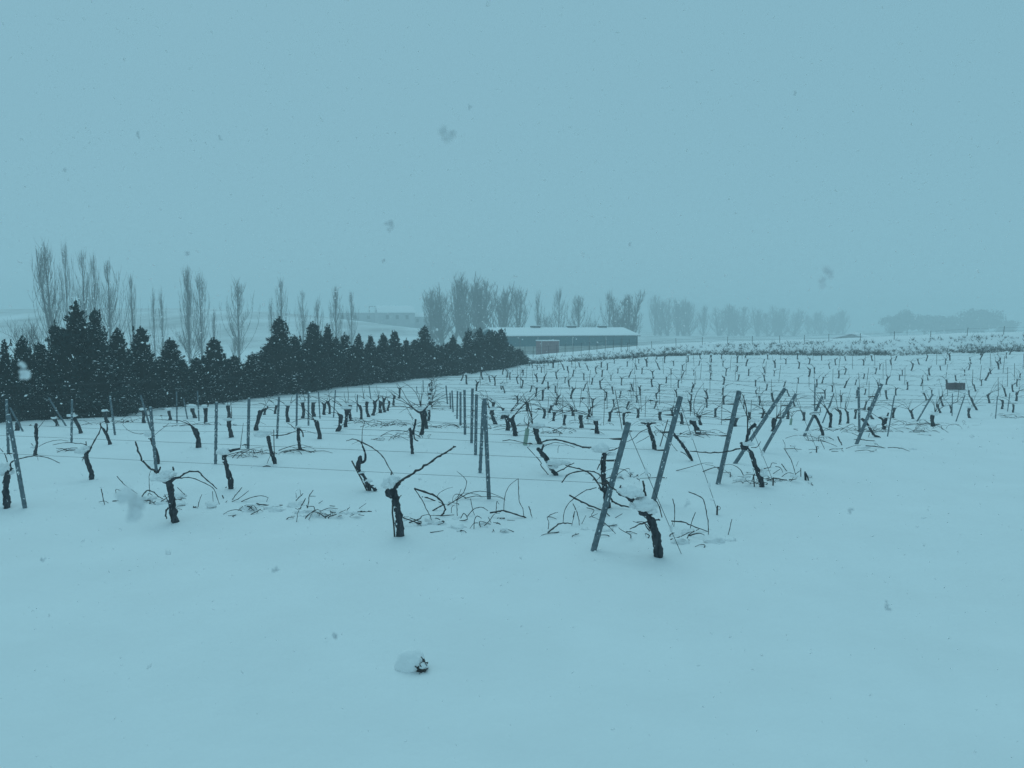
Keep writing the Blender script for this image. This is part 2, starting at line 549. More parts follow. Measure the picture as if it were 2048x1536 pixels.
for x in (16.6, 20.2):
    fr.box(x, x+0.3, 4.5, 4.8, 4.36, 7.0)
fr.box(16.6, 20.5, 4.49, 4.81, 7.01, 7.3)
fr.build('roof_frame', 'dark', e, smooth=False)
c = at_y(1776, 668, 96)
gable_house('small_hut', 'small hut with a white gabled roof just showing over the bank', (c.x-1.0, c.y, c.z-2.9), math.radians(62), 5.0, 6.5, 2.0, 0.85, 'hut', wm='rim')

# ------------------------------------------------------------------ trees
def poplar_mesh(seed, spread=1.0, nb=60, stems=1, H=14.0, tw=1.0):
    """bare fastigiate poplar: limbs leave the trunk, turn up and run almost parallel to it"""
    rg = random.Random(seed)
    tr, cr = MB(), MB()
    for s in range(stems):
        az0 = rg.uniform(0, 6.28)
        lean = 0.0 if stems == 1 else rg.uniform(0.06, 0.17)
        hh = H*(1 if s == 0 else rg.uniform(0.72, 0.97))
        top = []
        for i in range(9):
            t = i/8
            top.append(Vector((math.cos(az0)*lean*hh*t*(1-0.35*t) + rg.uniform(-.09, .09)*t, math.sin(az0)*lean*hh*t*(1-0.35*t) + rg.uniform(-.09, .09)*t, hh*t)))
        top[0].z = -0.6
        tr.tube(top, [0.13*(1-i/8)**0.9+0.012 for i in range(9)], 5)
        for b in range(nb // stems):
            t = 0.05 + 0.80*rg.random()**1.1
            k = min(7, int(t*8)); f = t*8-k
            p = top[k].lerp(top[k+1], f)
            az = rg.uniform(0, 6.28)
            ln = hh*(1.0-t)*rg.uniform(0.28, 0.72) + 0.4
            a = spread*rg.uniform(0.20, 0.46)
            a2 = spread*rg.uniform(-0.01, 0.10)
            pts = [p.copy()]
            for q in range(6):
                aa = a*(1-q/4.0) + a2 if q < 4 else a2
                dr = Vector((math.cos(az)*math.sin(aa), math.sin(az)*math.sin(aa), math.cos(aa)))
                az += rg.uniform(-.3, .3)
                pts.append(pts[-1] + dr*ln/6)
            r0 = 0.034*(1-0.5*t)*tw
            cr.tube(pts, [r0, r0*0.9, r0*0.75, r0*0.6, r0*0.45, r0*0.3, r0*0.12], 3)
            for w in range(9):
                u = rg.uniform(0.6, 5.9); j = int(u)
                q0 = pts[j].lerp(pts[j+1], u-j)
                az2 = rg.uniform(0, 6.28); a3 = rg.uniform(0.10, 0.42)
                l2 = rg.uniform(0.5, 1.5)
                d1 = Vector((math.cos(az2)*math.sin(a3), math.sin(az2)*math.sin(a3), math.cos(a3)))
                q1 = q0 + d1*l2*0.5
                q2 = q1 + (d1 + Vector((0, 0, 0.6))).normalized()*l2*0.5
                cr.tube([q0, q1, q2], [0.012*tw, 0.009*tw, 0.004*tw], 3)
    return tr.data('poplar_trunk', 'twig'), cr.data('poplar_crown', 'twig')
POP = [poplar_mesh(11, 0.9), poplar_mesh(12, 1.2, 56), poplar_mesh(13, 0.7, 30), poplar_mesh(14, 1.0, 64, 2), poplar_mesh(15, 1.25, 96, 4), poplar_mesh(16, 1.1, 80, 3), poplar_mesh(17, 0.85, 40), poplar_mesh(18, 1.3, 50), poplar_mesh(19, 0.8, 76, 2, tw=1.25), poplar_mesh(20, 0.95, 86, 3, tw=1.25), poplar_mesh(21, 0.8, 62, tw=1.3)]
POPW = []
for t_, c_ in POP:
    xs = np.array([v.co.x for v in c_.vertices]); zs = np.array([v.co.z for v in c_.vertices])
    POPW.append((np.percentile(xs, 97)-np.percentile(xs, 3), zs.max()))
def place_tree(name, td, cd, base, rz, sx, sz, label, cat, group, extra=None):
    e = empty(name, base, label, cat, group, rz)
    for nm, d in (('trunk', td), ('crown', cd)) + (extra or ()):
        o = bpy.data.objects.new(nm, d)
        o.scale = (sx, sx, sz)
        link(o, e)
    return e
PL = [(115,480,46,95,3),(136,480,26,97,0),(170,500,40,100,1),(192,505,26,101,0),(220,520,46,104,1),(265,545,24,110,0),(308,572,13,122,2),(324,572,15,122,2),
      (377,532,26,113,0),(402,540,34,114,1),(428,615,14,118,2),(477,553,42,118,1),(543,592,14,135,2),(563,553,28,130,0),(606,580,24,142,1),(636,590,18,146,2),(672,572,22,146,0),(703,580,22,150,0)]
PC = [(866,585,30,160,3),(886,568,50,160,9),(905,557,40,158,3),(932,548,40,160,8),(950,552,60,160,9),(974,560,40,161,3),(998,567,46,163,9),(1037,572,42,166,3),(1076,578,16,168,2),(1118,573,28,170,1),(1157,590,30,172,0),(1218,577,26,176,1),(1237,590,30,178,8),(1252,580,34,178,8)]
PR = [(1310,588,22,232,10),(1322,600,20,233,8),(1336,597,24,234,8),(1355,600,28,236,9),(1368,596,26,236,8),(1382,594,28,238,9),(1407,610,20,250,10),(1438,614,28,262,8),(1458,609,24,264,10),(1472,620,30,266,9),(1487,607,30,268,8),(1516,614,30,272,9),(1535,622,28,276,8),(1553,610,30,280,8),(1568,622,28,282,9),(1585,617,32,286,9),(1616,630,18,315,10),(1630,624,20,316,10),(1645,621,22,316,8),(1660,626,26,318,9),(1672,619,22,318,8),(1686,620,18,320,10)]
def poplars(lst, phrase, grp, far=1.0):
    for i, (px, ty, wpx, y, v) in enumerate(sorted(lst)):
        y = y*far
        v = {0: (0, 6), 1: (1, 7)}.get(v, (v, v))[i % 2]
        x = at_y(px, 650, y).x
        zb = tz(x, y) - (0.2 if far < 1.5 else 1.6)
        zt = at_y(px, ty, y).z
        w = wpx*y/F
        sx = w/POPW[v][0]*1.05; sz = (zt-zb)/POPW[v][1]*1.03
        place_tree('poplar_tree', *POP[v], (x, y, zb), RNG.uniform(0, 6.28), sx, sz, f'{ordw(i)} bare upright poplar {phrase}' if i == 0 else f'{ordw(i)} bare poplar from the left, {phrase}', 'tree', grp)
poplars(PL, 'behind the left part of the dark hedge', 'bare poplars behind the hedge')
poplars(PC, 'rising behind the green barn', 'bare poplars behind the barn', 1.2)
poplars(PR, 'fading into haze right of the barn', 'hazy poplars right of the barn', 1.75)

def bare_tree_mesh(seed, H=6.0):
    rg = random.Random(seed)
    tr, cr = MB(), MB()
    tr.tube([(0, 0, -0.5), (0.1, 0, 0.8), (0.05, 0.1, 1.6)], [0.16, 0.13, 0.10], 6)
    def grow(p, d, l, r, lev):
        pts = [p]
        for i in range(3):
            d = (d + Vector((rg.uniform(-.3, .3), rg.uniform(-.3, .3), rg.uniform(-.05, .25)))).normalized()
            pts.append(pts[-1] + d*l/3)
        cr.tube(pts, [r, r*0.85, r*0.7, r*0.5], 3)
        if lev == 0:
            return
        for k in range(4):
            j = rg.choice((1, 2, 3))
            dd = (d + Vector((rg.uniform(-.9, .9), rg.uniform(-.9, .9), rg.uniform(-.1, .6)))).normalized()
            grow(pts[j], dd, l*rg.uniform(0.55, 0.8), r*0.55, lev-1)
    for k in range(5):
        a = k*1.256 + rg.uniform(-.3, .3)
        grow(Vector((0.05, 0.1, rg.uniform(0.9, 1.6))), Vector((math.cos(a)*0.7, math.sin(a)*0.7, 0.9)).normalized(), H*0.36, 0.06, 3)
    return tr.data('bare_trunk', 'twig'), cr.data('bare_crown', 'twig')
BT = [bare_tree_mesh(31), bare_tree_mesh(32), bare_tree_mesh(33)]
BTH = [max(v.co.z for v in c_.vertices) for t_, c_ in BT]
BTS = [(62,628,44,'left of the tallest hedge conifers',1.0),(335,668,92,'in the gap above the hedge, left of two slim poplars',1.0),(380,640,92,'under the pair of tall poplars',1.0),(470,668,96,'at the foot of the single broad poplar',1.0),(520,690,70,'above the low snowy dip of the hedge',1.0),
       (966,648,76,'in front of the barn roof at the hedge end',1.0),(1092,618,172,'behind the barn roof beside a thin poplar',1.1),(1180,628,176,'behind the barn roof, between poplars',1.2),(1195,632,178,'behind the barn roof, just left of the wide poplars',1.0),(1268,640,184,'beyond the right end of the barn',1.0),(875,640,150,'left of the fan-shaped poplars',1.0)]
for i, (px, ty, y, ph, sxx) in enumerate(BTS):
    x = at_y(px, 650, y).x; zb = tz(x, y)-0.1; zt = at_y(px, ty, y).z
    v = i % 3
    s = (zt-zb)/BTH[v]
    place_tree('bare_tree', *BT[v], (x, y, zb), RNG.uniform(0, 6), s*sxx*0.8, s, f'spreading leafless tree {ph}', 'tree', 'leafless spreading trees')

def conifer_mesh(seed, H=4.0, R=0.95, nb=250, pw=0.75, leaders=1):
    """ragged cypress: upswept branches, each clothed in small sprays, over a dark inside"""
    rg = random.Random(seed)
    off = Vector((seed*2.3, seed*1.1, seed*0.6))
    tops = [(0.0, 0.0, 1.0)]
    for k in range(leaders-1):
        a = rg.uniform(0, 6.28)
        tops.append((math.cos(a)*R*0.42, math.sin(a)*R*0.42, rg.uniform(0.66, 0.93)))
    def prof(t):
        return R*min(1.0, 0.70+0.9*t)*(1-t)**pw + 0.02
    V, Fc, SV, SF = [], [], [], []
    def spray(p, out, L):
        sd = out.cross(Vector((rg.uniform(-1, 1), rg.uniform(-1, 1), rg.uniform(-1, 1)))).normalized()
        w = L*rg.uniform(0.13, 0.28)
        b = len(V)
        V.extend([p - out*L*0.45, p + sd*w, p + out*L*0.65, p - sd*w])
        Fc.append((b, b+1, b+2, b+3))
    def flake(q, az, s):
        b = len(SV)
        d = Vector((math.cos(az), math.sin(az), 0.1)); e2 = d.cross(Vector((0, 0, 1))).normalized()
        SV.extend([q - e2*s*rg.uniform(0.6, 1.6), q + d*s - Vector((0, 0, s*0.5)), q + e2*s*rg.uniform(0.6, 1.6), q - d*s*0.4 + Vector((0, 0, s*0.6))])
        SF.extend([(b, b+1, b+3), (b+1, b+2, b+3)])
    for tx, ty, th in tops:
        for i in range(nb // leaders + 30):
            t = rg.random()**1.2*0.96
            az = rg.uniform(0, 6.28)
            lump = 1 + 0.5*mnoise.noise(Vector((math.cos(az)*1.3, math.sin(az)*1.3, t*H*0.9))+off)
            r = prof(t)*lump*rg.uniform(0.80, 1.14)
            el = rg.uniform(0.7, 2.0) + 1.2*max(0, t-0.6)
            d = Vector((math.cos(az), math.sin(az), el)).normalized()
            tip = Vector((tx*min(1, t*1.6)+math.cos(az)*r, ty*min(1, t*1.6)+math.sin(az)*r, 0.06+t*H*th*0.97+0.10*rg.random()))
            bl = max(0.16, r*0.75)
            laden = rg.random() < 0.27
            for q in range(21):
                u = rg.random()**1.2
                p = tip - d*u*bl + Vector((rg.gauss(0, 1), rg.gauss(0, 1), rg.gauss(0, 1)))*(0.03+0.085*u)*(1.0 if t < 0.7 else 0.6)
                if p.z < 0.02: continue
                o2 = (d + Vector((rg.uniform(-.7, .7), rg.uniform(-.7, .7), rg.uniform(-.4, .6)))).normalized()
                spray(p, o2, rg.uniform(0.06, 0.15))
                if (laden and rg.random() < 0.30) or rg.random() < 0.022:
                    flake(p + Vector((0, 0, 0.02)), az + rg.uniform(-1, 1), rg.uniform(0.010, 0.034) if laden else rg.uniform(0.005, 0.016))
        # thin leading shoots breaking the outline
        for k in range(3):
            a = rg.uniform(0, 6.28); x0, y0 = tx + math.cos(a)*0.10*k, ty + math.sin(a)*0.10*k
            hh = H*th*rg.uniform(0.90, 1.0) if k else H*th
            for q in range(46):
                u = rg.random()
                p = Vector((x0+rg.gauss(0, 0.035*(1.2-u)), y0+rg.gauss(0, 0.035*(1.2-u)), hh - 0.55*(1-u)))
                spray(p, Vector((rg.uniform(-.5, .5), rg.uniform(-.5, .5), 1)).normalized(), rg.uniform(0.06, 0.12))
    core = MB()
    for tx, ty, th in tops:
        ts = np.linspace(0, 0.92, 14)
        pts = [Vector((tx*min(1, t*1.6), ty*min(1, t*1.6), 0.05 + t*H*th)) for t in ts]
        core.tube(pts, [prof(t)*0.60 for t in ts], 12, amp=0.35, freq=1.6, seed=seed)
    tr = MB(); tr.tube([(0, 0, -0.4), (0, 0, 0.4), (0.02, 0, H*0.5)], [0.09, 0.08, 0.05], 7)
    me = mesh_data('conifer_crown', V, Fc, 'foliage', False)
    return tr.data('conifer_trunk', 'trunkwood'), me, core.data('conifer_core', 'core'), mesh_data('conifer_snow', SV, SF, 'cap', True), H
CON = [conifer_mesh(41, pw=1.0, leaders=2), conifer_mesh(42, R=0.9, pw=0.95), conifer_mesh(43, R=1.0, pw=1.15, leaders=3), conifer_mesh(44, R=0.85, pw=0.8),
       conifer_mesh(45, R=1.05, pw=1.0, leaders=3), conifer_mesh(46, R=0.9, pw=1.05), conifer_mesh(47, R=0.95, pw=1.1, leaders=2), conifer_mesh(48, R=0.9, pw=0.85)]
HEDGE = [(-62,690,70),(-25,676,74),(10,676,62),(45,668,62),(78,716,52),(112,636,84),(155,598,118),(192,612,80),(236,652,70),(283,648,78),(340,672,76),(392,712,72),(428,672,74),(468,708,70),(505,702,84),(560,630,104),(590,668,76),(627,640,66),(655,645,54),(690,662,64),(718,664,46),(742,668,48),(767,664,42),(790,658,50),(813,674,40),
         (850,648,66),(882,690,56),(906,668,50),(937,655,54),(960,653,62),(978,658,50),(990,660,50),(1003,655,44),(1022,688,50),(1040,704,34),(60,730,90),(135,700,100),(215,720,100),(262,724,90),(312,716,90),(365,722,90),(412,730,90),(450,716,80),(530,706,90),(610,690,90),(672,692,80),(705,696,70),(755,692,70),(780,690,60),(830,692,60),(866,690,60),(895,694,60),(922,694,56),(950,690,56),(974,692,50),(996,690,50)]
def hedge_y(px):
    # intersection of the view ray column with the hedge line (x,y) from (-17.9,27) to (0,64)
    k = (px-1024)/F
    # x = k*y ; line: y = 27 + (x+17.7)*2.05
    return (27 + 17.7*2.05)/(1-2.05*k)
for i, (px, ty, wpx) in enumerate(sorted(HEDGE)):
    y = hedge_y(px) + RNG.uniform(-0.25, 0.35) + (0.6 if wpx in (100, 90, 80) else 0)
    x = (px-1024)/F*y
    zb = tz(x, y)-0.05
    zt = at_y(px, ty, y).z
    v = (i*5) % 8 if px != 155 else 4
    td, cd, kd, sd, H = CON[v]
    sz = (zt-zb)/(H*1.02)
    sx = wpx*y/F/2/0.95*1.62
    e = empty('conifer_tree', (x, y, zb), None, None, None, RNG.uniform(0, 6.28))
    lab = ('widest and tallest dark conifer of the hedge, far left' if px == 155 else
           ('outermost' if i == 0 else ordw(i)) + ' conifer of the dark hedge' + (' at the left edge' if i == 0 else ', counted from the left'))
    tag(e, lab, 'conifer', 'conifers of the dark hedge')
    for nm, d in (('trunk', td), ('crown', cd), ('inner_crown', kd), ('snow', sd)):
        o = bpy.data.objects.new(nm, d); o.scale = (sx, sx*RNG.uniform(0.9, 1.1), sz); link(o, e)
        if nm == 'snow':
            o['kind'] = 'stuff'

def leafy_mesh(seed, n=2600):
    rg = random.Random(seed); off = Vector((seed, seed*0.7, 1))
    V, Fc = [], []
    lobes = [(Vector((rg.uniform(-.45, .45), rg.uniform(-.45, .45), rg.uniform(0.30, 0.92))), rg.uniform(0.13, 0.34)) for k in range(16)]
    for i in range(n):
        c, r = rg.choice(lobes)
        d = Vector((rg.gauss(0, 1), rg.gauss(0, 1), rg.gauss(0, 1))).normalized()
        p = c + d*r*rg.uniform(0.55, 1.05)
        if p.z < 0.02:
            continue
        a = Vector((rg.gauss(0, 1), rg.gauss(0, 1), rg.gauss(0, 1))).normalized()
        b2 = d.cross(a).normalized(); s = rg.uniform(0.02, 0.05)
        b = len(V)
        V += [p-a*s, p+b2*s, p+a*s, p-b2*s]; Fc.append((b, b+1, b+2, b+3))
    tr = MB(); tr.tube([(0, 0, -0.1), (0.01, 0, 0.3), (0, 0.02, 0.6)], [0.05, 0.04, 0.02], 6)
    for k in range(6):
        c, r = lobes[k]
        tr.tube([(0, 0, 0.25), c*0.6 + Vector((0, 0, 0.1)), c], [0.02, 0.013, 0.006], 4)
    return tr.data('leafy_trunk', 'trunkwood'), mesh_data('leafy_crown', V, Fc, 'farleaf', False)
LEAF = [leafy_mesh(51), leafy_mesh(52), leafy_mesh(53)]
RT = [(1782,632,46,'leftmost of the hazy evergreens'),(1815,618,40,'slim hazy evergreen, second'),(1850,628,60,'broad hazy evergreen, third'),(1895,632,62,'low broad hazy evergreen, fourth'),(1932,640,56,'low hazy evergreen, fifth'),(1966,614,72,'tallest rounded hazy evergreen'),(2005,642,54,'small hazy evergreen right of the tallest one')]
for i, (px, ty, w, lb) in enumerate(RT):
    y = 500 + 5*(i % 3)
    x = at_y(px, 650, y).x; zb = tz(x, y)-0.2; zt = at_y(px, ty, y).z
    place_tree('evergreen_tree', *LEAF[i % 3], (x, y, zb), RNG.uniform(0, 6), w*y/F/1.5*1.3, (zt-zb)/1.12, lb + (' above the bank at the right' if 'above' not in lb else ''), 'tree', 'hazy evergreens above the bank')

# ------------------------------------------------------------------ bank scrub and fences
def make_scrub():
    rg = random.Random(61)
    m = MB(); s = MB()
    V, Fc = [], []
    for i in range(6500):
        x = rg.uniform(-2.0, 44)
        dens = 0.65 + 0.7*mnoise.noise(Vector((x*0.35, 3.1, 0)))
        if rg.random() > dens:
            continue
        t = abs(rg.gauss(0.40, 0.42)) if rg.random() < 0.72 else rg.uniform(0, 3)
        if t > 3.2: continue
        y = float(Yb(x)) + t
        z = tz(x, y)
        h = rg.uniform(0.10, 0.42)
        n = 5
        for k in range(n):
            a = rg.uniform(0, 6.28); l = rg.uniform(0.3, 0.8)
            p0 = Vector((x, y, z-0.03)); p1 = p0 + Vector((math.cos(a)*l*h, math.sin(a)*l*h, h*rg.uniform(0.5, 1.0)))
            d = (p1-p0).cross(Vector((rg.uniform(-1, 1), rg.uniform(-1, 1), 0.2))).normalized()*rg.uniform(0.008, 0.022)
            b = len(V)
            V += [p0-d, p0+d, p1]; Fc.append((b, b+1, b+2))
    o = obj('bank_scrub', V, Fc, 'scrub', smooth=False)
    o['kind'] = 'stuff'; tag(o, 'dry brown scrub poking through snow along the bank', 'scrub')
    # snow-laden tops of the bushes
    V, Fc = [], []
    for i in range(60):
        x = rg.uniform(0, 44); t = rg.uniform(0.9, 3.6); y = float(Yb(x))+t
        z = tz(x, y)
        a, f = blob((x, y, z+rg.uniform(0.02, 0.16)), rg.uniform(.08, .22), rg.uniform(.08, .18), rg.uniform(.04, .09), 2, 0.35, 1.5, i)
        b = len(V); V += a; Fc += [tuple(q+b for q in w) for w in f]
    o = obj('bank_snow_clumps', V, Fc, 'cap')
    o['kind'] = 'stuff'; tag(o, 'lumps of snow caught on the scrub along the bank', 'snow')
make_scrub()

def fence(name, label, pts, h, rail=(0.45, 0.85), r=0.035, wr=0.006):
    e = empty(name, pts[0], label, 'fence')
    o0 = Vector(pts[0])
    for p in pts:
        p = Vector(p)-o0
        m = MB(); lx, ly = RNG.uniform(-.05, .05), RNG.uniform(-.05, .05)
        m.tube([p+Vector((0, 0, -0.3)), p+Vector((lx*.5, ly*.5, h*.5)), p+Vector((lx, ly, h*RNG.uniform(0.93, 1.06)))], [r, r*.95, r*.85], 6, 0.1, 9)
        m.build('post', 'rod', e)
    for f in rail:
        m = MB(); m.tube([Vector(p)-o0+Vector((0, 0, h*f)) for p in pts], [wr]*len(pts), 4); m.build('wire', 'wire', e)
bp = []
for px in (1255, 1303, 1352, 1404, 1455, 1504, 1559, 1608, 1657, 1720, 1787, 1859, 1932, 2005, 2080):
    y = 60.0
    for _ in range(12):
        x = (px-1024)/F*y; y = float(Yb(x)) + 3.3
    bp.append((x, y, tz(x, y)))
fence('bank_fence', 'thin wire fence along the crest of the snowy bank', bp, 0.62, r=0.022, wr=0.004)
bp = []
for k in range(16):
    px = 1034 + k*16
    y = 66.0
    for _ in range(8):
        x = (px-1024)/F*y; y = float(Yb(x)) + 5.0
    bp.append((x, y, tz(x, y)))
fence('barn_fence', 'wire fence with slender posts in front of the barn', bp, 1.0, (0.3, 0.6, 0.92), r=0.022, wr=0.006)

# ------------------------------------------------------------------ vines
def cane_mesh(pts, r0, r1, n=5, sub=4, nodes=True, seed=0):
    P = catmull(pts, sub)
    m = len(P)
    rr = [r0 + (r1-r0)*i/(m-1) for i in range(m)]
    if nodes:
        rg = random.Random(seed)
        for i in range(1, m-1):
            if i % 3 == 0:
                rr[i] *= 1.35
                P[i] = P[i] + Vector((rg.uniform(-1, 1), rg.uniform(-1, 1), rg.uniform(-1, 1)))*r0*0.9
    return tube(P, rr, n)

def hand_vine(crop, trunk, tr, canes=(), caps=(), label='', arms=(), rod=None, seed=1, base_px=None):
    """trunk / canes as traced silhouettes standing at the vine's own place on the ground"""
    rg = random.Random(seed)
    b = X(crop, trunk[0])
    B = ground(*b)
    D = depth_of(B)
    s = F/D
    e = empty('vine', B, label, 'vine', 'nearest vines')
    def conv(p, dz=0.0, c=crop):
        q = X(c, p)
        return at_depth(q[0], q[1], D+dz) - B
    P = [conv(p, 0.03*math.sin(i*1.3+seed)) for i, p in enumerate(trunk)]
    P = [P[0] + Vector((0, 0, -0.12))] + P
    rr = [tr[0]*1.1] + list(tr) if len(tr) == len(trunk) else [tr[0]*1.1] + list(interp(tr, len(trunk)))
    C = catmull(P, 6); R = list(interp(rr, len(C)))
    C.append(C[-1] + (C[-1]-C[-2]).normalized()*R[-1]*0.5); R.append(R[-1]*0.6)
    V, Fc = tube(C, R, 12, 0.5, 18.0, seed)
    obj('trunk', V, Fc, 'bark', e)
    fl = MB()
    for w in range(11):
        i = rg.randrange(4, len(C)-1); a = rg.uniform(-0.6, 0.9)
        d = Vector((-math.cos(a), -math.sin(a), 0.15)); rr_ = R[i]*0.98
        z = rg.uniform(0.005, 0.013)
        fl.add(*blob(C[i] + d*rr_, z, z, z*rg.uniform(0.8, 2.2), 1, 0.4, 2, w, 0.8))
    fo = fl.build('snow_flecks', 'cap', e); fo['kind'] = 'stuff'
    for k, (pts, r0, r1) in enumerate(arms):
        q = [conv(p, 0.02*math.sin(i*2+k)) for i, p in enumerate(pts)]
        C = catmull(q, 5); R = [r0 + (r1-r0)*i/(len(C)-1) for i in range(len(C))]
        V, Fc = tube(C, R, 9, 0.45, 20.0, seed+k)
        obj('arm', V, Fc, 'bark', e)
    for k, (pts, r0, r1) in enumerate(canes):
        dz = 0.0; q = []
        drift = rg.uniform(-0.09, 0.09)
        for i, p in enumerate(pts):
            q.append(conv(p, dz)); dz += drift + rg.uniform(-.03, .03)
        V, Fc = cane_mesh(q, r0, r1, seed=seed*10+k)
        obj('cane', V, Fc, 'cane', e)
    for k, (cx, cy, rx, rz) in enumerate(caps):
        c0 = conv((cx, cy))
        sc = CROPS[crop][2]
        cm = MB()
        cm.add(*blob(c0, rx/sc/s, min(rx, rz*1.4)/sc/s*0.95, rz/sc/s, 4, 0.38, 1.7, seed*3+k, 0.6))
        for w in range(5):
            a = rg.uniform(0, 6.28); f = rg.uniform(0.35, 0.6)
            cc = c0 + Vector((math.cos(a)*rx*0.75, math.sin(a)*rx*0.4, rg.uniform(-.35, .35)*rz))/sc/s
            cm.add(*blob(cc, rx/sc/s*f, rx/sc/s*f, rz/sc/s*f, 3, 0.45, 1.8, seed*7+w, 0.6))
        cm.build('snow_cap', 'cap', e)
    if rod:
        q = [conv(p) for p in rod[0]]
        V, Fc = tube([q[0]+Vector((0, 0, -0.1))]+q, [rod[1]]*(len(q)+1), 6)
        obj('support_stake', V, Fc, 'rod', e)
    return e

hand_vine(4, [(455,1412),(450,1330),(440,1240),(425,1150),(408,1080),(392,1010),(372,990)], [0.052,0.050,0.042,0.040,0.042,0.050,0.046],
    canes=[([(425,955),(450,920),(500,885),(600,830),(700,765),(790,695),(860,660),(930,612),(955,602)],0.016,0.008),
           ([(440,1080),(455,1050),(465,1045)],0.006,0.004), ([(372,880),(372,838)],0.012,0.009)],
    arms=[([(385,1030),(350,1030),(345,1000),(375,965),(415,965),(440,935)],0.045,0.022)],
    caps=[(345,945,62,62),(395,905,60,45)], rod=([(403,1412),(395,1300),(383,1200),(386,1110)],0.011),
    label='gnarled vine with long bare cane rising right and a side stake, front row centre', seed=2)
hand_vine(5, [(1282,1428),(1275,1340),(1255,1240),(1225,1150),(1185,1090),(1135,1072)], [0.055,0.052,0.048,0.046,0.040,0.028],
    canes=[([(1195,1145),(1130,1165),(1050,1205)],0.008,0.005),([(1180,940),(1168,880),(1155,815)],0.012,0.010),([(1240,1135),(1265,1130),(1292,1132)],0.010,0.008),
           ([(960,900),(900,870),(860,825)],0.009,0.006),([(1310,1110),(1285,1020),(1250,960)],0.006,0.004)],
    arms=[([(1150,1070),(1090,1000),(1030,935),(985,915),(950,890)],0.030,0.035),([(960,900),(970,870),(978,850)],0.016,0.008),([(1205,1080),(1235,1070),(1245,1060)],0.03,0.02)],
    caps=[(1155,1015,92,66),(1065,915,88,55),(1225,1060,42,42)],
    label='thick leaning vine with large snow cap, nearest vine in the front right', seed=3)
hand_vine(2, [(870,1452),(855,1370),(845,1270),(830,1170),(818,1100),(808,1045)], [0.050,0.050,0.044,0.042,0.042,0.040],
    canes=[([(880,1003),(930,985),(1000,945),(1110,940),(1160,990),(1240,1060),(1300,1115)],0.013,0.006),([(880,1010),(960,1000),(1050,1005),(1180,1060),(1270,1120),(1325,1275)],0.007,0.004),
           ([(690,960),(660,925),(620,910),(540,820),(490,700),(465,630)],0.014,0.010),([(855,975),(856,940),(848,890)],0.012,0.011),([(800,1310),(778,1350),(785,1420)],0.012,0.008),([(810,1260),(785,1210),(765,1170)],0.006,0.004)],
    arms=[([(815,1060),(760,1040),(700,985),(690,960)],0.026,0.018),([(690,950),(710,920),(720,890)],0.016,0.010),([(820,1050),(860,1010),(890,1000)],0.024,0.014)],
    caps=[(745,1005,98,56),(800,965,66,46)],
    label='snow-capped vine with canes arching to both sides, second from left in the front row', seed=4)
hand_vine(1, [(72,1302),(70,1260),(62,1190),(62,1100),(65,1020),(75,950),(110,900)], [0.040,0.050,0.044,0.042,0.042,0.040,0.022],
    canes=[([(195,808),(300,785),(400,780),(500,800),(612,850)],0.008,0.004),([(75,840),(55,770),(0,700)],0.007,0.004),([(115,900),(135,908)],0.008,0.006)],
    arms=[([(105,890),(110,850),(150,820)],0.014,0.008)],
    caps=[(38,925,72,72)], label='snow-capped vine cut by the left edge, front row', seed=5)
hand_vine(1, [(937,1018),(940,960),(912,890),(888,820),(882,755)], [0.040,0.040,0.036,0.036,0.034],
    canes=[([(930,690),(980,600),(1030,500),(1030,440)],0.012,0.006),([(885,690),(880,630)],0.010,0.008),([(935,695),(850,655),(800,650),(680,640),(540,665)],0.007,0.004),([(860,790),(840,830)],0.010,0.006),([(400,680),(480,640),(600,615),(700,625)],0.005,0.003)],
    arms=[([(888,760),(915,725),(935,690)],0.024,0.016)],
    caps=[(840,730,62,44),(890,700,36,30)], label='slender vine with curved trunk and upright shoot, second row left', seed=6)
hand_vine(2, [(1445,1118),(1440,1030),(1410,930),(1388,850),(1372,790),(1385,765)], [0.036,0.044,0.034,0.032,0.034,0.034],
    canes=[([(1540,700),(1545,640),(1555,560),(1570,440)],0.006,0.003),([(1400,1095),(1385,1105)],0.01,0.006)],
    arms=[([(1380,770),(1420,735),(1470,715),(1535,702)],0.026,0.013)],
    caps=[(1370,740,66,46)], label='bent vine with thick arm pointing right, behind the front row left', seed=7)
hand_vine(3, [(412,760),(395,710),(370,640),(355,570),(345,515)], [0.038,0.036,0.034,0.034,0.034],
    canes=[([(375,500),(440,500),(510,490),(600,460)],0.008,0.005),([(360,690),(340,740),(300,820),(240,920),(215,1000),(210,1110)],0.004,0.003)],
    caps=[(282,495,62,36),(340,480,40,28)], rod=([(403,715),(398,600),(395,450)],0.008), label='snow-topped vine tied to a thin rod, third row left of centre', seed=8)
hand_vine(3, [(1262,1002),(1245,950),(1215,880),(1175,830),(1160,790),(1172,720),(1180,690)], [0.026,0.034,0.022,0.030,0.034,0.034,0.022],
    canes=[([(1200,600),(1180,560),(1120,535),(1050,550)],0.009,0.005),([(1150,545),(1250,590),(1310,630),(1380,690),(1430,780),(1485,870)],0.009,0.006),([(1195,610),(1193,520),(1198,440),(1220,370)],0.006,0.003),([(1160,1125),(1200,1075),(1232,1025)],0.005,0.003)],
    arms=[([(1175,745),(1215,735),(1225,690),(1215,640),(1200,600)],0.022,0.012),([(1255,960),(1290,965),(1315,1000)],0.02,0.03)],
    caps=[(1240,915,40,26),(1190,838,26,14)], rod=([(1242,1010),(1190,900),(1100,730)],0.012), label='twisted low vine beside a slanting stick, behind the front row centre', seed=9)
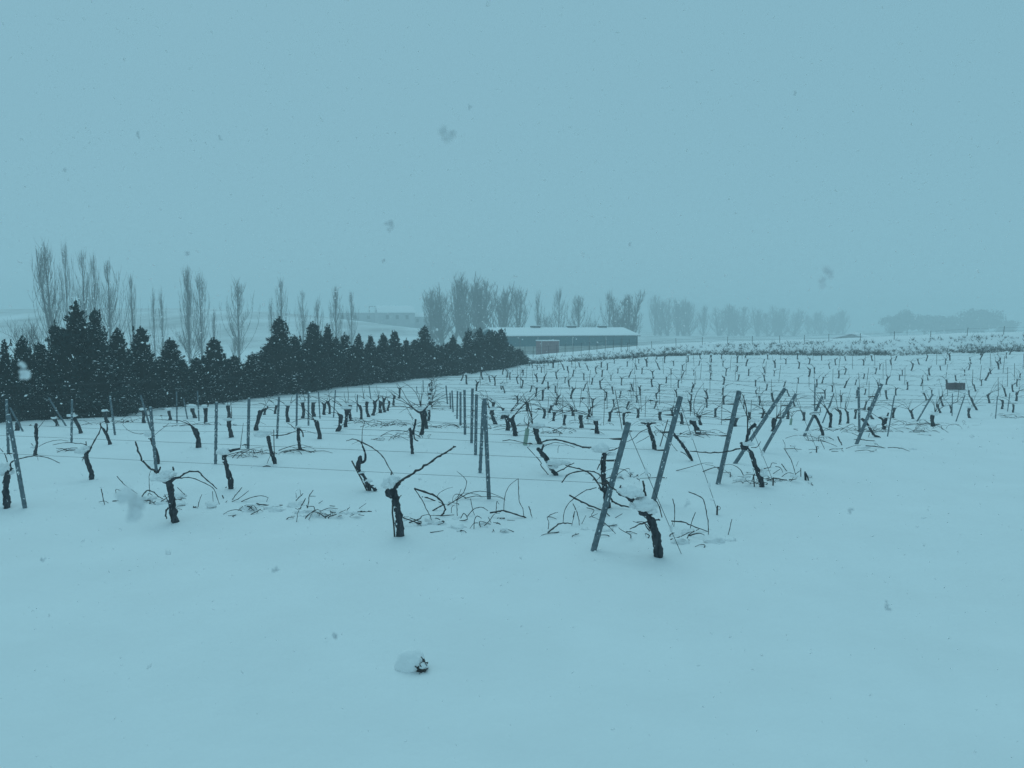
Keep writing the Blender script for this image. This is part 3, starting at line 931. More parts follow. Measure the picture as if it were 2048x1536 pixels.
hand_vine(5, [(870,1032),(862,960),(848,870),(838,780),(832,690),(845,600)], [0.046,0.048,0.040,0.038,0.038,0.036],
    canes=[([(825,890),(760,790),(700,740),(640,720),(530,690)],0.012,0.007),([(500,830),(560,760),(680,735),(760,745),(830,780),(930,890)],0.009,0.007),([(890,950),(920,985),(960,1005),(1055,1030)],0.014,0.010),([(805,680),(785,725)],0.01,0.006),([(870,570),(920,565),(960,545),(1010,505)],0.008,0.005)],
    arms=[([(840,900),(815,885),(800,875)],0.018,0.012)],
    caps=[(812,560,62,48),(905,600,34,20)], label='upright dark vine with round snow cap, just left of the front leaning post', seed=10)
hand_vine(5, [(450,768),(425,730),(390,660),(345,600),(305,555)], [0.040,0.040,0.044,0.042,0.030],
    canes=[([(350,540),(390,520),(450,505),(530,520),(605,548)],0.006,0.003),([(20,492),(90,485),(160,500),(265,522)],0.007,0.004),([(318,510),(400,485),(500,490),(600,520),(690,545),(750,542)],0.012,0.012),([(410,790),(330,690),(330,665),(220,542)],0.008,0.006),([(468,590),(470,550),(480,530)],0.004,0.003),
           ([(460,745),(530,708),(600,670)],0.010,0.007)],
    arms=[([(330,580),(345,545),(352,525)],0.024,0.016)],
    caps=[(440,672,58,32),(520,672,42,24),(430,705,40,20)], label='leaning vine half buried in snow, left of the upright dark vine', seed=11)
hand_vine(6, [(592,955),(575,890),(545,810),(520,740),(500,680),(470,645),(435,635),(420,600)], [0.040,0.042,0.038,0.036,0.034,0.030,0.036,0.030],
    canes=[([(470,580),(472,480),(470,380),(455,280),(430,200)],0.012,0.007),([(410,645),(370,650),(330,665),(200,680),(100,675),(0,665)],0.012,0.007),([(500,635),(550,630),(580,585)],0.006,0.004),([(530,850),(515,890),(508,915)],0.008,0.005)],
    arms=[([(460,590),(475,530),(495,480),(535,440)],0.024,0.026)],
    caps=[(535,415,36,22),(478,607,40,24),(600,850,30,40)], rod=([(527,945),(520,860)],0.010), label='tall forked vine at the right row ends, between slanting steel posts', seed=12)
hand_vine(5, [(1248,560),(1240,500),(1222,440),(1205,390),(1195,350)], [0.042,0.040,0.038,0.036,0.034],
    canes=[([(1190,395),(1130,425),(1070,480),(1010,505)],0.008,0.005),([(1210,450),(1160,480),(1100,512)],0.006,0.004),([(1250,375),(1330,450),(1420,560),(1505,650),(1512,740)],0.007,0.004)],
    arms=[([(1200,360),(1165,350),(1140,345)],0.024,0.012),([(1200,360),(1230,350),(1262,346)],0.024,0.012)],
    caps=[(1195,325,62,20)], label='flat-topped T-shaped vine with snow, behind the front leaning posts', seed=13)
hand_vine(5, [(1555,655),(1520,590),(1480,530),(1440,480),(1400,430)], [0.026,0.030,0.030,0.026,0.026],
    canes=[([(1460,580),(1500,600),(1545,650)],0.008,0.005)], caps=[(1470,500,26,12)], label='slanting snow-dusted vine stem behind the second leaning post', seed=14)
hand_vine(3, [(1648,668),(1642,600),(1640,520),(1625,440)], [0.030,0.032,0.030,0.030],
    canes=[([(1610,470),(1520,455),(1440,465),(1360,505)],0.006,0.003),([(1650,360),(1625,300),(1570,215)],0.005,0.003),([(1660,350),(1610,300)],0.005,0.003)],
    arms=[([(1640,500),(1665,430),(1678,355)],0.024,0.020),([(1660,460),(1668,530),(1700,552)],0.014,0.010)], caps=[(1645,425,14,10)], label='forked vine with one raised arm, centre left of the post column', seed=15)
hand_vine(3, [(632,632),(625,560),(615,500),(620,440)], [0.036,0.034,0.032,0.036],
    canes=[([(600,460),(500,495),(415,505)],0.007,0.005),([(640,455),(700,462),(790,490)],0.006,0.003),([(590,445),(555,410),(520,390)],0.008,0.005)],
    arms=[([(625,440),(655,470),(662,515)],0.018,0.012)], caps=[(620,425,22,14)], label='vine with canes stretched to both sides along the wire, left centre', seed=16)
hand_vine(2, [(700,855),(695,790),(672,720),(640,640),(625,600)], [0.036,0.036,0.030,0.028,0.026],
    canes=[([(560,545),(500,552),(400,520),(330,455)],0.006,0.003),([(665,560),(740,500),(830,430)],0.005,0.003)], arms=[([(630,605),(600,600)],0.02,0.012)],
    caps=[(592,560,36,34)], label='vine growing tight behind a leaning post, left of centre', seed=17)
hand_vine(6, [(1090,540),(1075,480),(1050,420),(1025,375)], [0.034,0.032,0.030,0.028],
    canes=[([(1060,370),(1070,320),(1040,280)],0.010,0.006),([(1010,375),(980,360),(1000,350),(1080,345)],0.006,0.004)], caps=[(1025,355,36,16)], label='leaning vine under a snowy cane loop, right row ends', seed=18)
hand_vine(6, [(1555,553),(1510,535),(1480,490),(1450,440),(1410,400)], [0.024,0.026,0.026,0.030,0.030],
    canes=[([(1470,520),(1460,560)],0.008,0.005),([(1500,600),(1530,585),(1580,592)],0.014,0.008)], caps=[(1480,460,30,14)], label='sprawling vine nearly lying on the snow, right row ends', seed=19)
hand_vine(6, [(1590,488),(1592,440),(1600,400)], [0.050,0.052,0.050],
    canes=[([(1560,400),(1480,350),(1400,330)],0.006,0.003),([(1610,390),(1700,410),(1790,460)],0.006,0.003)], arms=[([(1590,420),(1565,395),(1545,390)],0.03,0.02),([(1600,410),(1620,370),(1625,350)],0.03,0.02)],
    caps=[(1590,385,30,14)], label='stout stump-like vine beside the tangle of prunings, right row ends', seed=20)
hand_vine(1, [(355,765),(365,720),(378,650),(370,590),(372,520),(370,450)], [0.036,0.030,0.022,0.034,0.034,0.028],
    canes=[([(320,650),(360,700)],0.008,0.005),([(385,500),(440,430),(460,410)],0.006,0.003)], caps=[(350,690,30,16)], label='thin crooked vine right of the leftmost vertical post', seed=21)
hand_vine(1, [(1128,660),(1110,600),(1085,550),(1060,500)], [0.036,0.034,0.030,0.024],
    canes=[([(1030,500),(1025,430)],0.008,0.004)], arms=[([(1090,540),(1100,500),(1095,450)],0.018,0.014),([(1060,500),(1035,480)],0.02,0.01)], caps=[], label='small forked vine left of the thin leaning post near the hedge', seed=22)

# --- generated vines (middle distance and far rows)
def gen_vine_parts(rg, h, lean=0.0, cap=True, canes=3, detail=8, stout=1.0, arm=0.5, clen=1.0):
    seed = rg.random()*50
    k = 6
    ph = rg.uniform(0, 6.28); ly = rg.uniform(-.15, .15)*h
    P = [Vector((0, 0, -0.12))]
    for i in range(k):
        t = i/(k-1)
        P.append(Vector((lean*t + 0.05*h*math.sin(ph+t*4), ly*t + 0.04*h*math.cos(ph+t*3.3), h*t)))
    r = 0.036*stout*rg.uniform(0.85, 1.2)
    C = catmull(P, 3 if detail > 6 else 2)
    R = interp([r*1.15, r*1.2, r, r*0.92, r*0.92, r*1.1, r*1.15], len(C))
    C.append(C[-1] + (C[-1]-C[-2]).normalized()*r*0.55 + Vector((0.2*r, 0, 0))); R = list(R) + [r*0.62]
    tm = tube(C, R, detail, 0.4, 16, seed)
    trunk = MB(); trunk.add(*tm)
    top = P[-1]
    arms = rg.choice((1, 2, 2))
    ends = []
    for a in range(arms):
        az = rg.uniform(-0.5, 0.5) + (0 if a == 0 else math.pi)
        if rg.random() < 0.5: az += math.pi
        d = Vector((math.cos(az), math.sin(az)*0.5, rg.uniform(0.2, 1.0))).normalized()
        l = h*rg.uniform(0.2, 0.45)*arm/0.5
        q = [top - Vector((0, 0, 0.03)), top + d*l*0.5 + Vector((0, 0, -0.01)), top + d*l + Vector((0, 0, l*0.2))]
        C = catmull(q, 2); 
        trunk.add(*tube(C, interp([r*0.85, r*0.6, r*0.45], len(C)), max(5, detail-3), 0.4, 20, seed+a))
        ends.append((q[-1], d))
    cm = []
    for c in range(canes):
        p, d = rg.choice(ends)
        az = rg.uniform(0, 6.28)
        dd = (d + Vector((math.cos(az)*0.8, math.sin(az)*0.6, rg.uniform(-.2, 0.9)))).normalized()
        l = rg.uniform(0.25, 0.75)*clen
        q = [p]
        for s in range(3):
            dd = (dd + Vector((rg.uniform(-.25, .25), rg.uniform(-.25, .25), rg.uniform(-.45, .1)))).normalized()
            q.append(q[-1] + dd*l/3)
        cm.append(cane_mesh(q, 0.009, 0.004, 4, 2, False))
    cp = None
    if cap:
        w = rg.uniform(0.10, 0.17)
        cp = blob(top + Vector((rg.uniform(-.03, .03), 0, 0.03)), w, w*0.8, w*rg.uniform(0.42, 0.66), 3, 0.55, 1.5, seed, 0.4)
    return (trunk.v, trunk.f), cm, cp
def mid_vine(px, py, hpx, lean_px, cap, label, group, seed, canes=3, stout=1.0, arm=0.5):
    B = ground(px, py)
    s = F/depth_of(B)
    rg = random.Random(seed)
    tm, cm, cp = gen_vine_parts(rg, hpx/s, lean_px/s, cap, canes, 8, stout, arm, 1.45 if 'hedge' not in group else 1.0)
    e = empty('vine', B, label, 'vine', group)
    obj('trunk', tm[0], tm[1], 'bark', e)
    for V, Fc in cm:
        obj('cane', V, Fc, 'cane', e)
    if cp:
        obj('snow_cap', cp[0], cp[1], 'cap', e)

ZONE = {
 'hedge': [(34,861,14,2,0),(115,852,14,-4,1),(161,867,34,-9,1),(215,846,18,-2,1),(289,846,20,-3,1),(340,840,15,0,1),(389,836,16,-3,1),(397,895,36,-6,0),(414,847,25,-3,1),(457,836,20,1,1),(461,875,33,-1,1),(514,861,38,6,0),(529,830,14,4,1),(551,828,14,1,1),
           (575,844,26,1,1),(605,836,25,3,1),(628,833,23,-1,1),(649,830,17,-1,0),(660,828,20,-3,0),(675,863,32,10,0),(693,854,36,-1,1),(701,842,25,-1,1),(723,839,22,-2,0),(737,834,25,-4,1),(747,831,22,3,0),(761,826,17,0,0),(769,825,21,-1,0),(776,822,15,2,0),(788,811,15,0,0),(797,797,16,4,0),(638,878,35,-3,0)],
 'column': [(844,870,46,0,0),(851,857,36,-1,1),(857,842,26,1,1),(853,833,20,-2,1),(858,822,19,2,1),(861,811,17,-2,1),(858,801,15,0,1),(862,791,14,2,1),(860,781,13,-1,0),(863,773,12,1,0)],
 'middle': [(982,828,24,5,1),(990,848,28,-6,1),(1004,838,20,4,0),(1015,861,32,-1,1),(1031,872,34,-8,0),(1055,822,16,-2,0),(1078,887,32,-6,1),(1088,837,18,1,0),(1100,826,15,2,1),(1108,842,17,0,1),(1129,850,21,1,1),(1145,832,16,-1,0),(1162,856,27,0,1),(1176,838,18,2,0),(1195,867,26,-5,1),(1219,843,18,0,0),(1248,850,25,0,1),(1275,836,16,2,0),(1320,840,16,0,1),(1345,832,15,-2,0),(1364,848,23,-2,1),(1396,868,28,-11,1),(1401,850,19,-3,1),(1430,834,16,2,0),(1470,853,17,2,1),(1500,840,16,-2,1),(1525,836,16,2,0),(1546,863,24,3,0),(1575,838,16,0,0),(1607,841,17,0,1)],
 'ends': [(1662,855,28,-4,0),(1681,849,28,-3,0),(1695,847,23,0,0),(1711,838,18,0,0),(1745,838,22,-8,0),(1786,836,20,3,1),(1827,838,16,-6,0),(1865,853,22,-1,1),(1880,826,18,-5,1),(1885,812,18,-4,0),(1903,826,14,-2,0),(1938,836,20,-2,1),(1952,820,24,-10,0),(1978,806,16,-3,0),(2005,818,17,0,0),(2026,826,18,0,1),(2032,802,16,2,0)],
}
PH = {'hedge': ('in the rows below the dark hedge', 'vines in the rows below the hedge'), 'column': ('in the receding row left of the steel post column', 'vines of the receding row'),
      'middle': ('in the middle band behind the post column', 'vines in the middle band'), 'ends': ('at the right row ends near the tangled prunings', 'vines at the right row ends')}
for zn, lst in ZONE.items():
    ph, grp = PH[zn]
    for i, (px, py, h, ln, cp) in enumerate(sorted(lst)):
        lab = f"{ordw(i)} vine {ph}" + (', snow-capped' if cp else ', bare')
        if i: lab = lab.replace(' vine ', ' vine from the left ')
        mid_vine(px, py, h*(1.25 if zn == 'hedge' and py < 850 else 1.0), ln, bool(cp), lab, grp, 100+px, canes=5 if zn == 'column' else RNG.choice((3, 4, 5, 6)) if zn != 'hedge' else RNG.choice((2, 3)), stout=1.45 if zn in ('hedge', 'middle') else 1.3, arm=0.30 if zn == 'hedge' else 0.42)

# far rows: copies of eight small vines on a planting grid
PROTO = []
for k in range(14):
    rg = random.Random(900+k)
    tm, cm, cp = gen_vine_parts(rg, rg.uniform(0.36, 0.48), rg.uniform(-.14, .14), k % 3 != 1, 1 + k % 2, 6, 1.15, 0.5, 0.7)
    cc = MB()
    PROTO.append((mesh_data('far_trunk', tm[0], tm[1], 'bark'), [mesh_data('far_cane', V, Fc, 'cane') for V, Fc in cm], mesh_data('far_cap', cp[0], cp[1], 'cap') if cp else None))
def inside(poly, x, y):
    c = False
    for i in range(len(poly)):
        x1, y1 = poly[i]; x2, y2 = poly[i-1]
        if (y1 > y) != (y2 > y) and x < (x2-x1)*(y-y1)/(y2-y1)+x1:
            c = not c
    return c
FARPOLY = [(1006,742),(1030,732),(1100,727),(1300,718),(1500,714),(1815,709),(2060,704),(2060,797),(1960,800),(1850,803),(1780,800),(1740,822),(1600,822),(1450,822),(1250,822),(1080,812),(1000,806),(940,788),(900,775),(920,762),(965,752)]
U = Vector((math.cos(math.radians(15)), -math.sin(math.radians(15)), 0))
Vv = Vector((math.sin(math.radians(15)), math.cos(math.radians(15)), 0))
O = ground(1320, 1110)
rg = random.Random(77)
far_v = []; far_rods = []
for j in range(8, 36):
    for i in range(-40, 54):
        p = O + Vv*(j*1.95) + U*((i + 0.5*(j % 2))*1.75)
        p = p + Vector((rg.uniform(-.22, .22), rg.uniform(-.22, .22), 0))
        if p.y < 20 or p.y > float(Yb(p.x)) - 0.8: continue
        p.z = tz(p.x, p.y)
        px, py, d = project(p)
        if not inside(FARPOLY, px, py): continue
        if (ground(px, py+1)-p).length > 3.0 and ground(px, py+1).y < p.y-2.5: continue
        if rg.random() < 0.07: continue
        far_v.append((px, py, p.copy()))
        if rg.random() < 0.42:
            q = p + U*rg.uniform(0.5, 1.6); q.z = tz(q.x, q.y); far_rods.append(q)
print('FAR VINES', len(far_v), 'RODS', len(far_rods))
for px, py, p in far_v:
    k = rg.randrange(14)
    lab, grp = (('small bare vine in the far rows on the slope below the snowy bank', 'far vines on the right slope') if px > 1450 else
                ('small bare vine in the far rows between barn and post column', 'far vines in the centre'))
    e = empty('vine', p, lab, 'vine', grp, rg.uniform(-0.5, 0.5) + (math.pi if rg.random() < 0.5 else 0))
    s = rg.uniform(0.8, 1.15)
    td, cds, cpd = PROTO[k]
    for nm, d in [('trunk', td)] + [('cane', c_) for c_ in cds] + ([('snow_cap', cpd)] if cpd else []):
        o = bpy.data.objects.new(nm, d); o.scale = (s, s, s); link(o, e)

def make_row_brush():
    rg = random.Random(404)
    V, Fc = [], []
    for px, py, p in far_v:
        for k in range(rg.randint(3, 9)):
            c = p + U*rg.uniform(-1.3, 1.3) + Vv*rg.gauss(0, 0.22)
            a = rg.uniform(-.6, .6); l = rg.uniform(0.15, 0.5)
            d = Vector((math.cos(a), math.sin(a), 0))*l
            q0 = c - d*0.5; q1 = c + d*0.5
            q0.z = tz_near(q0.x, q0.y) + rg.uniform(-.02, .05); q1.z = tz_near(q1.x, q1.y) + rg.uniform(-.02, .16)
            w = Vector((0, 0, rg.uniform(0.004, 0.008)))
            b = len(V); V += [q0-w, q0+w, q1+w*0.5, q1-w*0.5]; Fc.append((b, b+1, b+2, b+3))
    o = obj('row_prunings', V, Fc, 'cane', smooth=False)
    o['kind'] = 'stuff'; tag(o, 'fine prunings scattered on snow along the far vine rows', 'prunings')
def tz_near(x, y):
    i0 = int(np.clip((y-18), 0, 51)); j0 = int(np.clip((x+20), 0, 69))
    fy = np.clip(y-18-i0, 0, 1); fx = np.clip(x+20-j0, 0, 1)
    g = _FZ
    return float((g[i0, j0]*(1-fx)+g[i0, j0+1]*fx)*(1-fy) + (g[i0+1, j0]*(1-fx)+g[i0+1, j0+1]*fx)*fy)
_fx, _fy = np.meshgrid(np.arange(-20, 51.0), np.arange(18, 71.0))
_FZ = terrain(_fx.ravel(), _fy.ravel()).reshape(_fx.shape)
make_row_brush()

# ------------------------------------------------------------------ posts, rods, wires
def post_mesh(L, a=0.050, b=0.032, th=0.004):
    """galvanised channel post with hooked notches along both flanges"""
    prof = [(-a/2, -b/2), (a/2, -b/2), (a/2, b/2), (a/2-0.010, b/2), (a/2-0.010, b/2-th), (a/2-th, b/2-th), (a/2-th, -b/2+th), (-a/2+th, -b/2+th), (-a/2+th, b/2-th), (-a/2+0.010, b/2-th), (-a/2+0.010, b/2), (-a/2, b/2)]
    n = len(prof)
    V = [(x, y, 0) for x, y in prof] + [(x, y, L) for x, y in prof]
    Fc = [(i, (i+1) % n, n+(i+1) % n, n+i) for i in range(n)]
    Fc += [(0, 7, 6, 1), (1, 6, 5, 2), (2, 5, 4, 3), (0, 11, 8, 7), (11, 10, 9, 8)]
    Fc += [tuple(n+i for i in f[::-1]) for f in Fc[n:n+5]]
    m = MB(); m.add(V, Fc)
    z = 0.35
    while z < L-0.05:
        for s in (-1, 1):
            m.box(s*(a/2+0.003)-0.003, s*(a/2+0.003)+0.003, -0.008, 0.008, z, z+0.03)
        z += 0.12
    return m
def post(base, top, label, group, size=1.0, rz=None, knots=()):
    B = ground(*base)
    D = depth_of(B)
    T = at_depth(top[0], top[1], D + RNG.uniform(-.04, .04))
    ax = (T-B)
    L = ax.length
    m = post_mesh(L+0.3, 0.050*size, 0.034*size)
    q = Vector((0, 0, 1)).rotation_difference(ax.normalized())
    o = m.build('trellis_post', 'steel', None, smooth=False)
    o.rotation_mode = 'QUATERNION'
    from mathutils import Quaternion
    o.rotation_quaternion = q @ Quaternion((0, 0, 1), RNG.uniform(0.1, 0.7) if rz is None else rz)
    o.location = B - ax.normalized()*0.3
    tag(o, label, 'post', group)
    if B.y < 20:
        fl = MB()
        for w in range(int(12*size)):
            z = RNG.uniform(0.004, 0.009)
            fl.add(*blob((RNG.uniform(-.02, .02)*size, -0.0175*size*1.0, RNG.uniform(0.5, L+0.25)), z, z*0.5, z*RNG.uniform(0.8, 2.5), 1, 0.4, 2, w, 1.0))
        fl.add(*blob((0, 0, L+0.305), 0.024*size, 0.017*size, 0.012, 2, 0.3, 2, 3, 0.5))
        fo = fl.build('snow_flecks', 'cap', o); fo['kind'] = 'stuff'
    for f in knots:
        k = MB()
        k.tube([(0, 0, 0), (0.03, 0.0, 0.003), (0.12, 0.01, 0.0), (0.17, 0.0, 0.0)], [0.009, 0.013, 0.010, 0.004], 7, 0.5, 40, f*9)
        ko = k.build('wire_tie', 'rod', o)
        ko.rotation_mode = 'QUATERNION'
        ko.rotation_quaternion = (o.rotation_quaternion.inverted()) @ Vector((1, 0, 0)).rotation_difference(-U)
        ko.location = (0, 0, 0.3+f)
    return B, T
EP = [((1187,1101),(1257,845),1.15,'front-most'),((1305,1008),(1361,793),1.3,'second'),((1436,968),(1478,782),1.3,'third'),((1470,927),(1570,777),1.15,'strongly slanting fourth'),((1525,905),(1592,788),1.05,'strongly slanting fifth'),((1608,872),(1645,793),1.0,'sixth'),((1713,888),(1763,768),1.2,'seventh'),((1645,846),(1668,787),0.9,'small far'),((1834,843),(1866,788),1.1,'eighth'),((1912,843),(1930,790),0.9,'farthest right')]
ends3 = []
for i, (b, t, s, w) in enumerate(EP):
    ends3.append(post(b, t, f'{w} slanting steel end post along the right ends of the vine rows'.replace('slanting fourth slanting', 'slanting fourth').replace('slanting fifth slanting', 'slanting fifth'), 'slanting end posts', s, knots=(0.8, 1.07, 1.33) if i < 3 else (0.8, 1.1)))
CP = [((978,998),(969,797)),((960,946),(967,802)),((951,910),(953,789)),((943,886),(945,777)),((930,869),(929,780)),((921,850),(921,784)),((914,838),(915,782)),((906,824),(904,781)),((901,818),(900,785)),((895,808),(892,771))]
for i, (b, t) in enumerate(CP):
    post(b, t, ('nearest' if i == 0 else ORD[i]) + ' steel post of the receding column at the centre' + (', tallest of them' if i == 0 else ', counted from the nearest'), 'central post column', 1.0 if i < 5 else 1.1)
LP = [((17,908),(13,800)),((50,1016),(17,830)),((143,885),(144,800)),((230,870),(220,793)),((302,860),(281,790)),((313,946),(301,815)),((132,852),(97,795)),((213,832),(196,781)),((46,863),(20,815)),((354,846),(353,783)),((375,838),(367,797)),((398,842),(395,781)),((431,928),(433,805)),((496,897),(498,797)),((554,877),(558,793)),((593,857),(594,787)),((617,851),(617,784)),((640,837),(637,784)),((667,835),(671,780)),((714,824),(715,789)),((742,800),(738,771)),((834,787),(833,773)),((847,784),(846,760))]
for i, (b, t) in enumerate(sorted(LP)):
    post(b, t, (ordw(i) if i else 'leftmost') + ' steel post in the left rows before the hedge' + ('' if i == 0 else ', counted from the left'), 'left row posts', 1.0 if b[1] > 890 else (0.85 if b[1] > 850 else 0.75))
VP = [((1629,836),(1630,768),1.1,'upright steel post among the right row ends'),((1719,864),(1717,774),1.0,'upright steel post left of the seventh slanting one'),((1775,873),(1789,791),0.55,'thin tilted post by the tangle of prunings'),((1991,837),(1995,792),0.7,'thin tilted post near the right edge'),((1904,832),(1905,787),0.7,'thin upright post left of the farthest slanting post'),((2015,823),(2020,786),0.7,'thin post closest to the right edge')]
for b, t, s, l in VP:
    post(b, t, l, 'right row posts', s)

def rod(p0, p1, r, label, group, name='stake'):
    m = MB(); B = Vector(p0)
    ax = Vector(p1)-B
    m.tube([-ax.normalized()*0.15, ax*0.5+Vector((RNG.uniform(-.01, .01), 0, 0)), ax], [r, r, r*0.9], 6)
    o = m.build(name, 'rod', None, B)
    tag(o, label, 'stake', group)
    return o
RP = [((1244,859),(1230,780)),((1207,851),(1209,785)),((1176,846),(1176,775)),((1320,893),(1336,839)),((1443,849),(1445,795)),((1125,835),(1126,790)),((1096,836),(1097,796)),((1290,838),(1292,792)),((1500,845),(1503,800)),((1560,850),(1562,800)),((1380,850),(1382,800)),((1058,828),(1058,792)),((1150,842),(1148,800))]
for i, (b, t) in enumerate(sorted(RP)):
    B = ground(*b); T = at_depth(t[0], t[1], depth_of(B)+RNG.uniform(-.1, .1))
    rod(B, T, 0.011, (ordw(i) if i else 'leftmost') + ' thin rod among the middle vines' + ('' if i == 0 else ', counted from the left'), 'thin rods among the middle vines')
for q in far_rods:
    h = RNG.uniform(0.8, 1.15)
    rod(q, q + Vector((RNG.uniform(-.1, .1), 0, h)), 0.014, 'thin rod standing in the far vine rows', 'thin rods in the far rows')

def wire_along(pts, r, label, group, ties=0, sag=0.0):
    o0 = Vector(pts[0])
    P = [Vector(p)-o0 for p in pts]
    m = MB(); m.tube(P, [r]*len(P), 4)
    o = m.build('trellis_wire', 'wire', None, o0)
    tag(o, label, 'wire', group)
    rg = random.Random(int(abs(o0.x*100))+ties)
    for k in range(ties):
        u = rg.uniform(0.03, 0.75)*(len(P)-1); j = min(int(u), len(P)-2)
        p = P[j].lerp(P[j+1], u-j)
        d = (P[j+1]-P[j]).normalized()
        t = MB(); l = rg.uniform(0.03, 0.12)
        t.tube([p-d*l*0.5+Vector((0, 0, 0.004)), p+Vector((0, 0, 0.01)), p+d*l*0.5+Vector((0, 0, -0.005))], [0.006, 0.010, 0.005], 5, 0.4, 40, k)
        if rg.random() < 0.6:
            t.tube([p, p+Vector((rg.uniform(-.02, .02), 0.01, -0.03)), p+Vector((rg.uniform(-.05, .05), 0.01, -rg.uniform(0.04, 0.1)))], [0.004, 0.003, 0.002], 4)
        t.build('tendril', 'cane', o)
    return o
def smooth_ground(x, y):
    return float(np.mean(terrain(np.array([x, x+1.2, x-1.2, x, x]), np.array([y, y, y, y+0.8, y-0.8]))))
rowdir = (ground(50, 1016) - ground(1187, 1101)); rowdir.z = 0; rowdir.normalize()
HT = (0.80, 1.07, 1.33)
HW = ('lowest', 'middle', 'top')
rows = [(ends3[0], 'front'), (ends3[1], 'second'), (ends3[2], 'third'), (ends3[3], 'fourth'), (ends3[4], 'fifth'), (ends3[5], 'sixth'), (ends3[6], 'seventh')]
rows.sort(key=lambda r: r[0][0].y)
for k, ((B, T), _) in enumerate(rows):
    ax = (T-B).normalized(); L = (T-B).length
    for j, h in enumerate(HT):
        st = B + ax*min(h, L*0.95)
        pts = [st]
        s = 2.2
        while s < 45:
            q = B + rowdir*s
            if q.y > float(Yb(q.x)) - 1.5: break
            pts.append(Vector((q.x, q.y, smooth_ground(q.x, q.y)+h-0.02*math.sin(s))))
            s += 3.4
        wire_along(pts, 0.0019, f'{HW[j]} wire of the {ORD[k]} vine row from the front', 'trellis wires', 7 if j == 0 and k < 3 else (3 if k < 4 else 0))
for j in range(9, 31, 2):
    line = []
    for i in range(-30, 44):
        p = O + Vv*(j*2.15) + U*(i*2.25)
        if p.y < 24 or p.y > float(Yb(p.x))-1.0 or abs(p.x) > 44: continue
        px, py, d = project(Vector((p.x, p.y, tz(p.x, p.y))))
        if px < 905 or px > 2120: continue
        line.append(Vector((p.x, p.y, smooth_ground(p.x, p.y)+0.85)))
    if len(line) > 3:
        wire_along(line, 0.0038, 'faint wire strung across the far vine rows', 'wires across the far rows')

# guy wires and their anchors
GY = [((1257,858),0,(1365,1108),None,'front-most'),((1361,797),1,(1434,1016),(1434,1030),'second'),((1478,786),2,(1546,962),(1546,971),'third'),((1592,792),4,(1633,903),(1633,905),'fourth')]
for (t, pi, b, anch, w) in GY:
    A = ground(*b) if anch is None else ground(*anch)
    B, T = ends3[pi]
    p0 = T + (B-T)*0.04
    p1 = A + Vector((0, 0, 0.0 if anch is None else 0.10))
    m = MB(); mid = (p0+p1)/2 - Vector((0, 0, 0.012))
    m.tube([p0-p0, mid-p0, p1-p0+Vector((0, 0, -0.03))], [0.0035]*3, 5)
    o = m.build('guy_wire', 'wire', None, p0)
    tag(o, f'taut guy wire slanting down right from the {w} end post', 'wire', 'guy wires')
    for f in ((0.35, 0.8) if pi < 2 else (0.7,)):
        c0 = (p0.lerp(p1, f)) - p0
        Vb, Fb = blob(c0, 0.022, 0.022, 0.045, 2, 0.3, 1.5, f*20, 1.0)
        obj('snow_clump', Vb, Fb, 'cap', o)
    if anch is not None:
        s = MB(); s.tube([(0, 0, -0.15), (0, 0, 0.06), (0.005, 0, 0.13)], [0.013, 0.013, 0.011], 7)
        ring = [Vector((0.022+0.022*math.cos(a), 0, 0.095+0.026*math.sin(a))) for a in np.linspace(0, 6.28, 11)]
        s.tube(ring, [0.0035]*11, 4)
        so = s.build('anchor_stake', 'rod', None, A)
        tag(so, f'short anchor stake in the snow holding the {w} guy wire', 'stake', 'anchor stakes')
B = ground(1616, 961); 
m = MB(); m.tube([(-0.03, 0, -0.08), (-0.05, 0, 0.10), (-0.055, 0, 0.15)], [0.016, 0.018, 0.012], 6, .3, 20); m.tube([(-0.04, 0, 0.12), (0, 0.01, 0.05), (0.02, 0.01, -0.05)], [0.012, 0.012, 0.01], 6, .3, 20)
tag(m.build('forked_peg', 'bark', None, B), 'short forked peg sticking out of the snow, right of the brushwood', 'stake')

# grow tubes (green plastic sleeves)
def grow_tube(base, top, label):
    B = ground(*base); T = at_depth(top[0], top[1], depth_of(B))
    ax = T-B; L = ax.length
    e = empty('grow_tube', B, label, 'sleeve')
    n = 14; r = 0.045
    V = []
    axn = ax.normalized(); sd = axn.cross(Vector((0, 1, 0))).normalized(); up = axn.cross(sd)
    for rr in (r, r-0.004):
        for h in (-0.05, L):
            for k in range(n):
                a = 2*math.pi*k/n
                V.append(axn*h + sd*math.cos(a)*rr + up*math.sin(a)*rr)
    Fc = []
    for k in range(n):
        k2 = (k+1) % n
        Fc += [(k, k2, n+k2, n+k), (2*n+k, 3*n+k, 3*n+k2, 2*n+k2), (n+k, n+k2, 3*n+k2, 3*n+k)]
    obj('sleeve', V, Fc, 'tube', e)
    rg = random.Random(5)
    for k in range(4):
        p = axn*L*0.6; q = [p, axn*(L+0.06)]
        d = Vector((rg.uniform(-.6, .6), rg.uniform(-.3, .3), 0.7))
        q += [q[-1]+d*0.14, q[-1]+d*0.26+Vector((rg.uniform(-.1, .1), 0, 0.06))]
        Vc, Fcc = cane_mesh(q, 0.010, 0.004, 5, 3)
        obj('young_shoot', Vc, Fcc, 'cane', e)
grow_tube((1050,890), (1055,857), 'pale green plastic sleeve around a young vine, right of the post column')
grow_tube((1581,850), (1583,837), 'small pale green sleeve among vines near the right slanting posts')

